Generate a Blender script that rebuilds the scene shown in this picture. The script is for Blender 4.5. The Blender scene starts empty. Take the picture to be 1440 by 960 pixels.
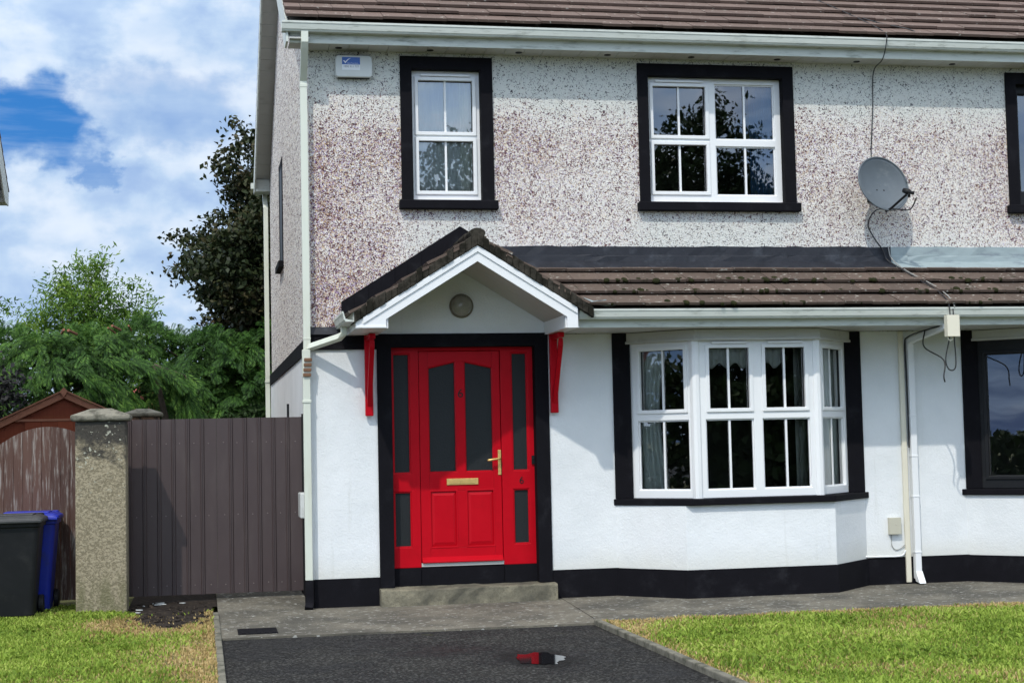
import bpy, math, random
import numpy as np
from mathutils import Vector, Matrix
random.seed(7)
RNG = np.random.default_rng(11)
S = bpy.context.scene
COL = S.collection
R = math.radians

# ------------------------------------------------------------------ camera
cam_d = bpy.data.cameras.new('camera'); cam = bpy.data.objects.new('camera', cam_d); COL.objects.link(cam)
yaw, pitch, roll = 0.194568866, 0.0630639163, -0.0214791414
fwd = Vector((math.sin(yaw)*math.cos(pitch), math.cos(yaw)*math.cos(pitch), math.sin(pitch)))
rt = Vector((math.cos(yaw), -math.sin(yaw), 0)); up = rt.cross(fwd)
rt2 = rt*math.cos(roll) + up*math.sin(roll); up2 = up*math.cos(roll) - rt*math.sin(roll)
cam.matrix_world = Matrix(((rt2.x, up2.x, -fwd.x, -1.107), (rt2.y, up2.y, -fwd.y, -16.0), (rt2.z, up2.z, -fwd.z, 1.60), (0, 0, 0, 1)))
cam_d.sensor_width = 36; cam_d.lens = 36*2236.67/1440
cam_d.clip_start = .1; cam_d.clip_end = 2000
S.camera = cam

# ------------------------------------------------------------------ sun, exposure
SUN = Vector((-.58, -1, 1.4)).normalized()
sd = bpy.data.lights.new('sun', 'SUN'); sun = bpy.data.objects.new('sun', sd); COL.objects.link(sun)
sd.energy = 2.9; sd.angle = R(.8); sd.color = (1, .955, .88)
sun.rotation_euler = (-SUN).to_track_quat('-Z', 'Y').to_euler(); sun.location = (-8, -14, 20)
S.view_settings.view_transform = 'Standard'; S.view_settings.look = 'None'
S.view_settings.gamma = 1; S.view_settings.use_curve_mapping = False
S.view_settings.exposure = -0.26

# ------------------------------------------------------------------ node helpers
class NT:
    def __init__(s, nt): s.nt = nt
    def n(s, typ, **kw):
        nd = s.nt.nodes.new(typ)
        ins = kw.pop('i', {})
        for k, v in kw.items(): setattr(nd, k, v)
        for k, v in ins.items():
            if isinstance(v, bpy.types.NodeSocket): s.nt.links.new(v, nd.inputs[k])
            else: nd.inputs[k].default_value = v
        return nd
    def math(s, op, a, b=None, c=None, clamp=False):
        i = {0: a}
        if b is not None: i[1] = b
        if c is not None: i[2] = c
        nd = s.n('ShaderNodeMath', operation=op, i=i); nd.use_clamp = clamp
        return nd.outputs[0]
    def mix(s, f, a, b):
        nd = s.n('ShaderNodeMix', data_type='RGBA', i={0: f, 6: a, 7: b}); return nd.outputs[2]
    def ramp(s, f, stops, interp='LINEAR'):
        nd = s.n('ShaderNodeValToRGB', i={0: f}); cr = nd.color_ramp; cr.interpolation = interp
        while len(cr.elements) < len(stops): cr.elements.new(.5)
        for e, (p, c) in zip(cr.elements, stops): e.position = p; e.color = (*c, 1) if len(c) == 3 else c
        return nd.outputs[0]
    def smooth(s, v, a, b):
        nd = s.n('ShaderNodeMapRange', interpolation_type='SMOOTHSTEP', i={0: v, 1: a, 2: b, 3: 0.0, 4: 1.0}); return nd.outputs[0]
    def noise(s, vec, scale, detail=2, rough=.5, dist=0.0, out=0):
        return s.n('ShaderNodeTexNoise', i={'Vector': vec, 'Scale': scale, 'Detail': detail, 'Roughness': rough, 'Distortion': dist}).outputs[out]
    def mapping(s, vec, scale=(1, 1, 1), loc=(0, 0, 0)):
        return s.n('ShaderNodeMapping', i={0: vec, 1: loc, 3: scale}).outputs[0]
    def link(s, a, b): s.nt.links.new(a, b)

def C4(c): return (c[0], c[1], c[2], 1)

# ------------------------------------------------------------------ world: Nishita sky with clouds by direction
W = bpy.data.worlds.new('World'); S.world = W; W.use_nodes = True
w = NT(W.node_tree); W.node_tree.nodes.clear()
out = w.n('ShaderNodeOutputWorld'); bg = w.n('ShaderNodeBackground', i={1: .13}); w.link(bg.outputs[0], out.inputs[0])
sky = w.n('ShaderNodeTexSky', sky_type='NISHITA', sun_disc=False, sun_elevation=math.asin(SUN.z), sun_rotation=math.atan2(SUN.x, SUN.y) % (2*math.pi))
dirv = w.n('ShaderNodeTexCoord').outputs['Generated']
sx = w.n('ShaderNodeSeparateXYZ', i={0: dirv})
az = w.math('ARCTAN2', sx.outputs[0], sx.outputs[1]); el = w.math('ARCSINE', sx.outputs[2])
q = w.n('ShaderNodeCombineXYZ', i={0: az, 1: w.math('MULTIPLY', el, 1.35), 2: 0.0}).outputs[0]
n_big = w.noise(q, 20, 7, .54)
n_cir = w.noise(w.mapping(q, (9, 55, 1)), 1.0, 5, .6)
n_soft = w.noise(w.mapping(q, (1, 1.6, 1), (3.1, 1.7, 0)), 13, 4, .5)
def blob(a0, e0, ra, re, amp=1.1, src=None):
    da = w.math('DIVIDE', w.math('SUBTRACT', az, R(a0)), R(ra)); de = w.math('DIVIDE', w.math('SUBTRACT', el, R(e0)), R(re))
    d = w.math('SQRT', w.math('ADD', w.math('MULTIPLY', da, da), w.math('MULTIPLY', de, de)))
    d = w.math('ADD', d, w.math('MULTIPLY', w.math('SUBTRACT', src or n_big, .5), amp*2.6))
    return w.math('SUBTRACT', 1.0, w.smooth(d, .55, 1.18))
b1 = blob(-6.6, 11.5, 3.9, 1.6, 1.1)
b2 = w.math('MULTIPLY', blob(-3.5, 9.75, .85, .75, 1.0, w.noise(q, 75, 6, .6)), .62)
b3 = blob(-1.4, 12.0, 4.4, 1.7, 1.1)
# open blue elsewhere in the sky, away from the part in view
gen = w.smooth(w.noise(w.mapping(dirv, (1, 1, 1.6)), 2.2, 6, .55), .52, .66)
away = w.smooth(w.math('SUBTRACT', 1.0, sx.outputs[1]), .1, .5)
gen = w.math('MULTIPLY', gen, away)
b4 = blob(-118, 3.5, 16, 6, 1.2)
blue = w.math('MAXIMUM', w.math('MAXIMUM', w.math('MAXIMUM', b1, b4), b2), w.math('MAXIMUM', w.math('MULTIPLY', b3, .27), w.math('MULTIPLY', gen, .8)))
haze_c = w.math('MULTIPLY', w.smooth(n_cir, .42, .72), .38)
blue = w.math('MULTIPLY', blue, w.math('SUBTRACT', 1.0, haze_c))
hs = w.n('ShaderNodeHueSaturation', i={1: 1.55, 2: .95, 4: sky.outputs[0]}).outputs[0]
blue_col = w.mix(.75, hs, (.28, 1.9, 6.0, 1))
shade = w.math('ADD', w.math('MULTIPLY', w.smooth(n_big, .36, .63), .60), w.math('MULTIPLY', w.smooth(n_soft, .36, .62), .40))
cl = w.ramp(shade, [(0, (3.5, 5.0, 7.7)), (.45, (4.9, 6.4, 8.5)), (1, (7.3, 8.2, 9.4))])
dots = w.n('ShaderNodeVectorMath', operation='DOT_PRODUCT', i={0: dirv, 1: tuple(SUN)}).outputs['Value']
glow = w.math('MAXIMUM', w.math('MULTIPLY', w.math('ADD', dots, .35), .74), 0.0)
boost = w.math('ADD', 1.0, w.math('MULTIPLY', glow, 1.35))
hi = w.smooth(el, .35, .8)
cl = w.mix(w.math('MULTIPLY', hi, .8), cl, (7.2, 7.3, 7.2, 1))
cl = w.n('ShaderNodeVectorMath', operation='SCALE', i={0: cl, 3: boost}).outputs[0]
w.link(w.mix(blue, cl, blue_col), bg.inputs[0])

# ------------------------------------------------------------------ materials
def newmat(name):
    m = bpy.data.materials.new(name); m.use_nodes = True
    t = NT(m.node_tree); b = m.node_tree.nodes['Principled BSDF']
    return m, t, b
def coords(t): return t.n('ShaderNodeTexCoord').outputs['Object']
def bump(t, b, h, strength, dist=.01):
    bn = t.n('ShaderNodeBump', i={'Strength': strength, 'Distance': dist, 'Height': h}); t.link(bn.outputs[0], b.inputs['Normal'])
def pbr(name, col, rough=.6, var=.15, scale=6, bstr=0, bscale=60, metal=0, dirt=None, dscale=2.5, dthr=(.5, .75), spec=.5, stretch=(1, 1, 1)):
    m, t, b = newmat(name); v = coords(t); vm = t.mapping(v, stretch)
    n = t.noise(vm, scale, 4, .6)
    c = t.mix(n, C4([x*(1-var) for x in col]), C4([min(1, x*(1+var)) for x in col]))
    if dirt:
        d = t.smooth(t.noise(t.mapping(v, stretch, (5, 3, 1)), dscale, 6, .65), *dthr)
        c = t.mix(d, c, C4(dirt))
    t.link(c, b.inputs['Base Color']); b.inputs['Metallic'].default_value = metal
    r = t.math('ADD', rough-.08, t.math('MULTIPLY', n, .16)); t.link(r, b.inputs['Roughness'])
    b.inputs['Specular IOR Level'].default_value = spec
    if bstr: bump(t, b, t.noise(v, bscale, 3, .6), bstr)
    return m
M = {}
M['upvc'] = pbr('white_upvc', (.80, .81, .81), .32, .03, 3, dirt=(.62, .64, .60), dscale=3, dthr=(.62, .85))
M['gutter'] = pbr('weathered_gutter_plastic', (.58, .61, .56), .45, .08, 5, dirt=(.20, .215, .175), dscale=3.5, dthr=(.50, .82), stretch=(1.2, 3, 7))
M['pipe'] = pbr('downpipe_plastic', (.64, .67, .58), .38, .06, 3, dirt=(.55, .55, .44), dscale=2, dthr=(.5, .85), stretch=(4, 4, .6))
M['soffit'] = pbr('soffit_board', (.50, .50, .47), .5, .07, 4, dirt=(.30, .29, .26), dscale=3, dthr=(.55, .85))
M['black_paint'] = pbr('black_masonry_paint', (.0075, .0072, .0095), .75, .3, 5, .25, 90, dirt=(.022, .022, .026), dscale=4, dthr=(.52, .85), spec=.08)
M['lead'] = pbr('lead_flashing', (.018, .020, .027), .55, .4, 7, .35, 14, dirt=(.065, .073, .088), dscale=5, dthr=(.5, .85), spec=.3)
M['lead_pale'] = pbr('pale_painted_flashing', (.27, .33, .34), .55, .2, 5, .2, 14, dirt=(.15, .18, .21), dscale=3, stretch=(1, 1, 4))
M['red'] = pbr('red_gloss_paint', (.47, .0028, .011), .36, .12, 4, .06, 40, dirt=(.40, .003, .009), dscale=3, spec=.14)
M['brass'] = pbr('worn_brass', (.72, .50, .18), .42, .15, 30, metal=.55, dirt=(.55, .37, .13), dscale=25)
M['chrome'] = pbr('steel', (.6, .6, .6), .3, .1, 20, metal=1)
M['black_plastic'] = pbr('black_plastic', (.010, .0105, .012), .5, .25, 5, .06, 80, dirt=(.026, .026, .026), dscale=6, dthr=(.5, .85), spec=.25)
M['blue_plastic'] = pbr('blue_plastic', (.010, .026, .36), .42, .2, 4, .05, 60, dirt=(.02, .03, .2), dscale=6)
M['bin_lid_sunlit'] = pbr('sunlit_black_plastic', (.030, .031, .032), .5, .3, 6, .06, 80, dirt=(.06, .06, .058), dscale=7, dthr=(.45, .8))  # black bin's lid, paler than its body: sunlight on top put into the colour
M['gate_metal'] = pbr('brown_coated_steel', (.058, .040, .039), .45, .12, 3, .08, 220, dirt=(.080, .060, .056), dscale=2.2, dthr=(.45, .85), stretch=(3, 3, .7))
M['screw'] = pbr('screw_head', (.20, .17, .16), .5, .1, 20, metal=.3)
M['dish'] = pbr('grey_dish_steel', (.105, .125, .142), .55, .18, 9, .05, 60, dirt=(.17, .19, .20), dscale=5)
M['cable'] = pbr('black_cable', (.02, .02, .022), .5, .2, 10)
M['cable_grey'] = pbr('grey_cable', (.30, .30, .28), .5, .2, 10)
M['cream_box'] = pbr('cream_plastic', (.72, .68, .55), .45, .05, 5)
M['beige_box'] = pbr('beige_plastic', (.52, .50, .40), .5, .06, 5)
M['curtain'] = pbr('cream_curtain', (.86, .88, .82), .8, .12, 6, stretch=(8, 8, .5))
M['net'] = pbr('net_curtain', (.86, .89, .89), .8, .1, 8, stretch=(14, 14, .5))
M['curtain_blue'] = pbr('blue_curtain', (.06, .17, .34), .8, .15, 6)
M['interior'] = pbr('room_wall', (.16, .15, .13), .8, .05, 2)
M['bark'] = pbr('bark', (.07, .052, .038), .9, .4, 6, .8, 20, stretch=(3, 3, .6))
M['label_blue'] = pbr('label_blue', (.025, .11, .42), .4, .05, 5)
M['label_white'] = pbr('label_white', (.78, .80, .82), .4, .03, 5)
M['label_ink'] = pbr('label_ink', (.25, .27, .30), .5, .03, 5)
M['alarm'] = pbr('grey_white_plastic', (.58, .60, .58), .4, .05, 4, dirt=(.45, .46, .44), dscale=6)
M['rust'] = pbr('rusty_clip', (.17, .09, .05), .8, .4, 30, .3, 60)
M['lampglass'] = pbr('lamp_glass', (.30, .29, .25), .12, .35, 16)
M['dull_metal'] = pbr('dull_brass_rim', (.16, .14, .10), .5, .2, 12, metal=.5)
M['soil'] = pbr('bare_soil', (.022, .017, .014), .95, .5, 14, 1.0, 30, dirt=(.075, .058, .042), dscale=16, dthr=(.52, .66), spec=.2)
M['kerb'] = pbr('kerb_concrete', (.17, .16, .125), .9, .3, 9, .5, 50, dirt=(.06, .06, .04), dscale=7, dthr=(.42, .66))
M['redroof'] = pbr('red_roof', (.28, .06, .04), .8, .2, 8)
M['seal'] = pbr('dark_gasket', (.02, .02, .02), .6, .1, 5)

def white_wall():
    m, t, b = newmat('white_masonry_paint'); v = coords(t)
    n = t.noise(v, 1.3, 5, .6); f = t.noise(v, 46, 3, .6); f2 = t.noise(v, 150, 2, .6)
    c = t.mix(t.smooth(n, .35, .75), (.78, .80, .805, 1), (.70, .725, .73, 1))
    st = t.smooth(t.noise(t.mapping(v, (9, 9, .5)), 1, 5, .65), .60, .84)
    c = t.mix(t.math('MULTIPLY', st, .55), c, (.50, .51, .46, 1))
    # splash dirt near the plinth
    z = t.n('ShaderNodeSeparateXYZ', i={0: v}).outputs[2]
    low = t.math('SUBTRACT', 1.0, t.smooth(t.math('ADD', z, t.math('MULTIPLY', n, .3)), .34, .72))
    c = t.mix(t.math('MULTIPLY', low, .55), c, (.58, .57, .48, 1))
    t.link(c, b.inputs['Base Color']); b.inputs['Roughness'].default_value = .75
    bump(t, b, t.math('ADD', t.math('ADD', f, t.math('MULTIPLY', f2, .5)), t.math('MULTIPLY', t.noise(v, 7, 3, .5), 1.6)), .30, .014)
    return m
M['white_wall'] = white_wall()

def pebbledash():
    m, t, b = newmat('pebbledash'); geo = t.n('ShaderNodeNewGeometry'); v = geo.outputs['Position']
    s = t.n('ShaderNodeSeparateXYZ', i={0: v}); x, y, z = s.outputs; v = t.mapping(v, (1, .16, 1))
    worm = t.noise(v, 40, 1.3, .5, 1.9)
    worm2 = t.noise(t.mapping(v, (1, 1, 1), (3, 5, 8)), 47, 1.2, .5, 1.7)
    hue = t.noise(t.mapping(v, (1, 1, 1), (7, 2, 5)), 36, 1.5, .5, 1.0)
    hue2 = t.noise(t.mapping(v, (1, 1, 1), (1, 9, 3)), 44, 1, .5, .8)
    big = t.noise(v, 1.1, 4, .6); big2 = t.noise(t.mapping(v, (1.2, 1.2, .7), (4, 4, 4)), 2.6, 5, .65)
    # weather stain: least under the eave, under sills and along the flashing
    wob = t.math('MULTIPLY', t.math('SUBTRACT', big2, .5), .6)
    zz = t.math('ADD', z, wob)
    top = t.math('SUBTRACT', 1.0, t.math('MULTIPLY', t.smooth(zz, 4.65, 5.30), .90))
    bot = t.smooth(zz, 3.40, 4.15)
    def under(x0, x1):
        a = t.math('MULTIPLY', t.smooth(t.math('ADD', x, wob), x0-.22, x0+.22), t.math('SUBTRACT', 1.0, t.smooth(t.math('ADD', x, wob), x1-.22, x1+.22)))
        a = t.math('MULTIPLY', a, t.math('SUBTRACT', 1.0, t.smooth(zz, 3.85, 4.10))); return t.math('SUBTRACT', 1.0, t.math('MULTIPLY', a, .65))
    left = t.math('SUBTRACT', 1.0, t.smooth(x, .3, 3.4))   # most stained towards the left corner
    mk = t.math('MULTIPLY', t.math('MULTIPLY', top, t.math('MAXIMUM', left, t.math('ADD', .45, t.math('MULTIPLY', bot, .55)))), t.math('MULTIPLY', under(.95, 1.9), under(3.45, 5.2)))
    dens = t.math('ADD', t.math('MULTIPLY', t.smooth(big, .32, .68), .32), t.math('ADD', .46, t.math('MULTIPLY', left, .25)))
    mk = t.math('MULTIPLY', mk, dens, clamp=True)
    side = t.math('LESS_THAN', t.n('ShaderNodeSeparateXYZ', i={0: geo.outputs['True Normal']}).outputs[0], -.7)
    mk = t.math('ADD', t.math('MULTIPLY', mk, t.math('SUBTRACT', 1.0, side)), t.math('MULTIPLY', side, .40))
    inv = t.math('SUBTRACT', 1.0, mk)
    val = t.math('ADD', worm, t.math('MULTIPLY', inv, .105)); val2 = t.math('ADD', worm2, t.math('MULTIPLY', inv, .15))
    dark = t.math('SUBTRACT', 1.0, t.smooth(val, .460, .505))
    mid = t.math('SUBTRACT', 1.0, t.smooth(val2, .520, .570))
    dcol = t.ramp(hue, [(.30, (.012, .010, .022)), (.40, (.12, .018, .024)), (.46, (.018, .018, .095)), (.52, (.20, .075, .015)), (.57, (.014, .012, .018)), (.63, (.15, .022, .036)), (.70, (.04, .028, .11))])
    dcol = t.mix(t.smooth(mk, .05, .3), (.040, .041, .050, 1), dcol)
    mcol = t.ramp(hue2, [(.28, (.28, .26, .55)), (.38, (.48, .27, .32)), (.44, (.36, .33, .56)), (.50, (.64, .50, .18)), (.56, (.50, .30, .30)), (.61, (.60, .42, .16)), (.68, (.32, .28, .55))])
    base = t.mix(t.smooth(mk, 0.0, .6), (.66, .67, .63, 1), (.80, .77, .72, 1))
    c = t.mix(t.math('MULTIPLY', mid, t.math('ADD', .10, t.math('MULTIPLY', mk, .95))), base, mcol)
    c = t.mix(t.math('MULTIPLY', dark, .95), c, dcol)
    rusty = t.math('MULTIPLY', t.smooth(big2, .55, .74), t.math('MULTIPLY', mk, .16))
    c = t.mix(rusty, c, (.30, .14, .12, 1))
    t.link(c, b.inputs['Base Color']); b.inputs['Roughness'].default_value = .85; b.inputs['Specular IOR Level'].default_value = .3
    bump(t, b, t.math('ADD', val, t.math('MULTIPLY', val2, .6)), .8, .012)
    return m
M['pebble'] = pebbledash()

def tile_mat(name, c0, c1, lichen=.0, moss=.0):
    m, t, b = newmat(name); v = coords(t)
    isl = t.n('ShaderNodeNewGeometry').outputs['Random Per Island']
    n = t.noise(v, 9, 5, .65); g = t.noise(v, 120, 2, .6)
    c = t.mix(t.math('ADD', t.math('MULTIPLY', isl, .6), t.math('MULTIPLY', n, .4)), C4(c0), C4(c1))
    if lichen:
        k = t.smooth(t.noise(t.mapping(v, (1, 1.4, 1.4)), 17, 3, .6), .665-.04*lichen, .70)
        c = t.mix(k, c, (.46, .44, .38, 1))
    if moss:
        k = t.smooth(t.noise(t.mapping(v, (1, 1, 1), (3, 8, 2)), 9, 4, .7), .64-.05*moss, .74)
        c = t.mix(k, c, (.028, .030, .012, 1))
    t.link(c, b.inputs['Base Color']); b.inputs['Roughness'].default_value = .85
    bump(t, b, t.math('ADD', n, t.math('MULTIPLY', g, .4)), .4, .01)
    return m
M['tiles'] = tile_mat('brown_roof_tiles', (.098, .064, .050), (.150, .100, .080), .3, .2)
M['tiles_low'] = tile_mat('brown_lichened_tiles', (.068, .047, .036), (.135, .094, .072), 1.2, .9)
M['verge'] = pbr('mossy_verge_concrete', (.042, .037, .029), .95, .5, 10, 1.0, 26, dirt=(.013, .012, .008), dscale=8, dthr=(.40, .60), spec=.2)

def concrete(name, col, dark, sc=1.2, spots=True, rough=.85):
    m, t, b = newmat(name); v = coords(t)
    n = t.noise(v, sc, 6, .65); f = t.noise(v, 40, 4, .7); a = t.n('ShaderNodeTexVoronoi', i={'Vector': v, 'Scale': 95.0}).outputs['Color']
    c = t.mix(t.smooth(n, .34, .68), C4(dark), C4(col))
    c = t.mix(t.math('MULTIPLY', t.smooth(f, .35, .7), .45), c, C4([x*.55 for x in col]))
    a = t.n('ShaderNodeSeparateColor', i={0: a}).outputs[0]
    c = t.mix(t.math('MULTIPLY', t.smooth(a, .55, 1.0), .35), c, C4([x*.25 for x in col]))
    blot = t.smooth(t.noise(t.mapping(v, (1, 1, 1), (2, 6, 1)), 3.3, 6, .72), .50, .70); c = t.mix(t.math('MULTIPLY', blot, .6), c, C4([x*.8 for x in dark]))
    if spots:
        sp = t.smooth(t.noise(t.mapping(v, (1, 1.3, 1), (8, 8, 8)), 15, 2, .5), .635, .655)
        c = t.mix(t.math('MULTIPLY', sp, .75), c, (.46, .46, .42, 1))
    t.link(c, b.inputs['Base Color']); b.inputs['Roughness'].default_value = rough
    bump(t, b, t.math('ADD', f, t.noise(v, 160, 2, .6)), .55, .012)
    return m
M['concrete'] = concrete('old_concrete', (.215, .195, .150), (.066, .062, .050))
M['step'] = concrete('step_concrete', (.27, .245, .17), (.085, .08, .06), 3.5, False)

def tarmac():
    m, t, b = newmat('worn_tarmac'); v = coords(t)
    n = t.noise(v, .9, 6, .65); f = t.n('ShaderNodeTexVoronoi', i={'Vector': v, 'Scale': 85.0}); f2 = t.n('ShaderNodeTexVoronoi', i={'Vector': v, 'Scale': 60.0})
    r = t.n('ShaderNodeSeparateColor', i={0: f.outputs['Color']}).outputs[0]; r2 = t.n('ShaderNodeSeparateColor', i={0: f2.outputs['Color']}).outputs[1]
    worn = t.smooth(n, .42, .62)
    c = t.mix(t.smooth(r, .25, 1.0), (.0018, .0018, .0020, 1), (.034, .033, .033, 1))
    c = t.mix(t.math('MULTIPLY', t.math('GREATER_THAN', r2, .80), t.math('ADD', .25, t.math('MULTIPLY', worn, .5))), c, (.15, .148, .14, 1))
    c = t.mix(t.math('MULTIPLY', worn, .40), c, (.046, .044, .038, 1))
    c = t.mix(t.math('MULTIPLY', t.smooth(t.noise(t.mapping(v, (1, 1, 1), (5, 5, 5)), 1.7, 5, .7), .62, .72), .5), c, (.055, .060, .030, 1))
    pd = t.n('ShaderNodeVectorMath', operation='DISTANCE', i={0: t.mapping(v, (1, .55, 1)), 1: (1.37, -4.25*.55, -.01)}).outputs['Value']
    wet = t.math('SUBTRACT', 1.0, t.smooth(t.math('ADD', pd, t.math('MULTIPLY', t.math('SUBTRACT', t.noise(v, 5, 4, .6), .5), .35)), .20, .36))
    c = t.mix(t.math('MULTIPLY', wet, .75), c, (.004, .004, .004, 1))
    t.link(c, b.inputs['Base Color']); b.inputs['Specular IOR Level'].default_value = .22
    t.link(t.math('SUBTRACT', .85, t.math('MULTIPLY', t.smooth(n, .55, .35), .3)), b.inputs['Roughness'])
    bump(t, b, t.math('ADD', f.outputs['Distance'], r), .8, .02)
    return m
M['tarmac'] = tarmac()

def glass():
    m, t, b = newmat('window_glass'); m.node_tree.nodes.remove(b); v = coords(t)
    bn = t.n('ShaderNodeBump', i={'Strength': .035, 'Distance': .02, 'Height': t.noise(v, 2.6, 1, .4)})
    gl = t.n('ShaderNodeBsdfGlossy', i={0: (1, 1, 1, 1), 'Roughness': .008, 'Normal': bn.outputs[0]})
    tr = t.n('ShaderNodeBsdfTransparent', i={0: (.93, .97, .96, 1)})
    fr = t.n('ShaderNodeFresnel', i={'IOR': 2.55})
    mx = t.n('ShaderNodeMixShader', i={0: fr.outputs[0], 1: tr.outputs[0], 2: gl.outputs[0]})
    t.link(mx.outputs[0], m.node_tree.nodes['Material Output'].inputs[0]); return m
M['glass'] = glass()
def obscure():
    m, t, b = newmat('obscure_glass'); v = coords(t)
    b.inputs['Base Color'].default_value = (.014, .017, .018, 1); b.inputs['Roughness'].default_value = .5; b.inputs['Specular IOR Level'].default_value = .3
    bump(t, b, t.noise(v, 55, 2, .6, .5), .3, .01); return m
M['obscure'] = obscure()
def water():
    m, t, b = newmat('puddle_water'); b.inputs['Base Color'].default_value = (.008, .008, .009, 1)
    b.inputs['Roughness'].default_value = .05; b.inputs['IOR'].default_value = 1.36; return m
M['water'] = water()

def wood(name, c0, c1, worn=None, wthr=(.5, .7)):
    m, t, b = newmat(name); v = coords(t); vs = t.mapping(v, (9, 9, .7))
    isl = t.n('ShaderNodeNewGeometry').outputs['Random Per Island']
    n = t.noise(vs, 3, 6, .65, .4)
    c = t.mix(t.math('ADD', t.math('MULTIPLY', isl, .5), t.math('MULTIPLY', n, .5)), C4(c0), C4(c1))
    if worn:
        off = t.n('ShaderNodeCombineXYZ', i={0: t.math('MULTIPLY', isl, 40.0), 1: 0.0, 2: t.math('MULTIPLY', isl, 9.0)}).outputs[0]
        vw = t.n('ShaderNodeVectorMath', operation='ADD', i={0: t.mapping(v, (24, 24, 1.6)), 1: off}).outputs[0]
        k = t.smooth(t.noise(vw, 1.6, 7, .72), *wthr); c = t.mix(k, c, C4(worn))
    t.link(c, b.inputs['Base Color']); b.inputs['Roughness'].default_value = .85
    bump(t, b, n, .5, .01); return m
M['gate_wood'] = wood('peeling_stained_boards', (.050, .026, .020), (.14, .075, .056), (.31, .28, .25), (.49, .67))
M['shed_wood'] = wood('red_brown_shed_boards', (.13, .026, .010), (.25, .055, .020))
M['shed_trim'] = wood('shed_trim', (.22, .085, .05), (.33, .15, .09))

def pillar_mat():
    m, t, b = newmat('roughcast_pillar'); v = coords(t); z = t.n('ShaderNodeSeparateXYZ', i={0: v}).outputs[2]
    f = t.noise(v, 42, 3, .6, .6); n = t.noise(v, 5, 5, .65)
    c = t.mix(t.smooth(f, .40, .60), (.20, .17, .11, 1), (.35, .30, .205, 1))
    k = t.smooth(t.math('ADD', t.smooth(z, 1.15, 1.9), t.math('MULTIPLY', t.math('SUBTRACT', n, .5), 2.2)), .45, .85); c = t.mix(t.math('MULTIPLY', k, .92), c, (.030, .028, .026, 1))
    lich = t.math('MULTIPLY', t.smooth(t.noise(v, 22, 3, .6), .63, .67), t.smooth(z, .9, 1.6)); c = t.mix(lich, c, (.40, .40, .32, 1))
    low = t.math('MULTIPLY', t.math('SUBTRACT', 1.0, t.smooth(z, .10, .55)), t.smooth(t.noise(t.mapping(v, (6, 6, 1.5)), 2, 4, .6), .40, .62)); c = t.mix(t.math('MULTIPLY', low, .7), c, (.13, .125, .060, 1))
    t.link(c, b.inputs['Base Color']); b.inputs['Roughness'].default_value = .95
    bump(t, b, f, .8, .015); return m
M['pillar'] = pillar_mat()
M['moss'] = pbr('dark_moss', (.022, .024, .010), .95, .5, 30, .9, 60, dirt=(.045, .04, .015), dscale=20, spec=.1)
M['capstone'] = pbr('lichened_capstone', (.23, .215, .17), .95, .4, 12, .8, 40, dirt=(.085, .08, .06), dscale=9, dthr=(.45, .65))
M['rubble'] = pbr('crumbling_stone', (.20, .12, .075), .95, .6, 14, 1.0, 18, dirt=(.05, .04, .03), dscale=12, dthr=(.42, .6))

def leaf_mat(name, cols, trans=.25, rough=.6, spec=.2):
    m, t, b = newmat(name)
    isl = t.n('ShaderNodeNewGeometry').outputs['Random Per Island']
    n = t.noise(coords(t), .9, 3, .6)
    f = t.math('ADD', t.math('MULTIPLY', isl, .62), t.math('MULTIPLY', t.smooth(n, .3, .7), .38))
    k = len(cols)-1
    c = t.ramp(f, [(i/k, cc) for i, cc in enumerate(cols)])
    t.link(c, b.inputs['Base Color']); b.inputs['Roughness'].default_value = rough; b.inputs['Specular IOR Level'].default_value = spec
    tr = t.n('ShaderNodeBsdfTranslucent', i={0: c})
    mx = t.n('ShaderNodeMixShader', i={0: trans, 1: b.outputs[0], 2: tr.outputs[0]})
    t.link(mx.outputs[0], m.node_tree.nodes['Material Output'].inputs[0]); return m
M['leaf_dark'] = leaf_mat('dark_copper_green_leaves', [(.010, .014, .007), (.020, .032, .012), (.030, .042, .015), (.052, .050, .020), (.085, .064, .036)], .10, .5)
M['leaf_conifer'] = leaf_mat('conifer_sprays', [(.008, .024, .008), (.026, .070, .016), (.070, .165, .030), (.20, .35, .065)], .3)
M['leaf_light'] = leaf_mat('light_green_leaves', [(.035, .085, .014), (.075, .16, .024), (.14, .24, .034), (.22, .31, .05)], .3)
M['leaf_purple'] = leaf_mat('purple_grey_leaves', [(.022, .024, .025), (.042, .042, .045), (.075, .075, .078)], .2)
M['leaf_mid'] = leaf_mat('mid_green_leaves', [(.012, .024, .008), (.024, .046, .013), (.042, .075, .018)], .1)
M['grass'] = leaf_mat('green_grass', [(.10, .17, .022), (.20, .30, .038), (.32, .43, .065), (.48, .54, .14)], .35)
M['grass_dry'] = leaf_mat('dry_grass', [(.30, .20, .075), (.50, .36, .15), (.66, .52, .27)], .3)
def lawn_soil():
    m, t, b = newmat('lawn_ground'); v = coords(t); n = t.noise(v, 3, 6, .7); f = t.noise(v, 60, 3, .7)
    c = t.mix(n, (.085, .12, .028, 1), (.22, .19, .08, 1)); c = t.mix(t.smooth(f, .35, .7), (.04, .045, .015, 1), c)
    t.link(c, b.inputs['Base Color']); b.inputs['Roughness'].default_value = .95; bump(t, b, f, .8, .02); return m
M['lawn'] = lawn_soil()

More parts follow.
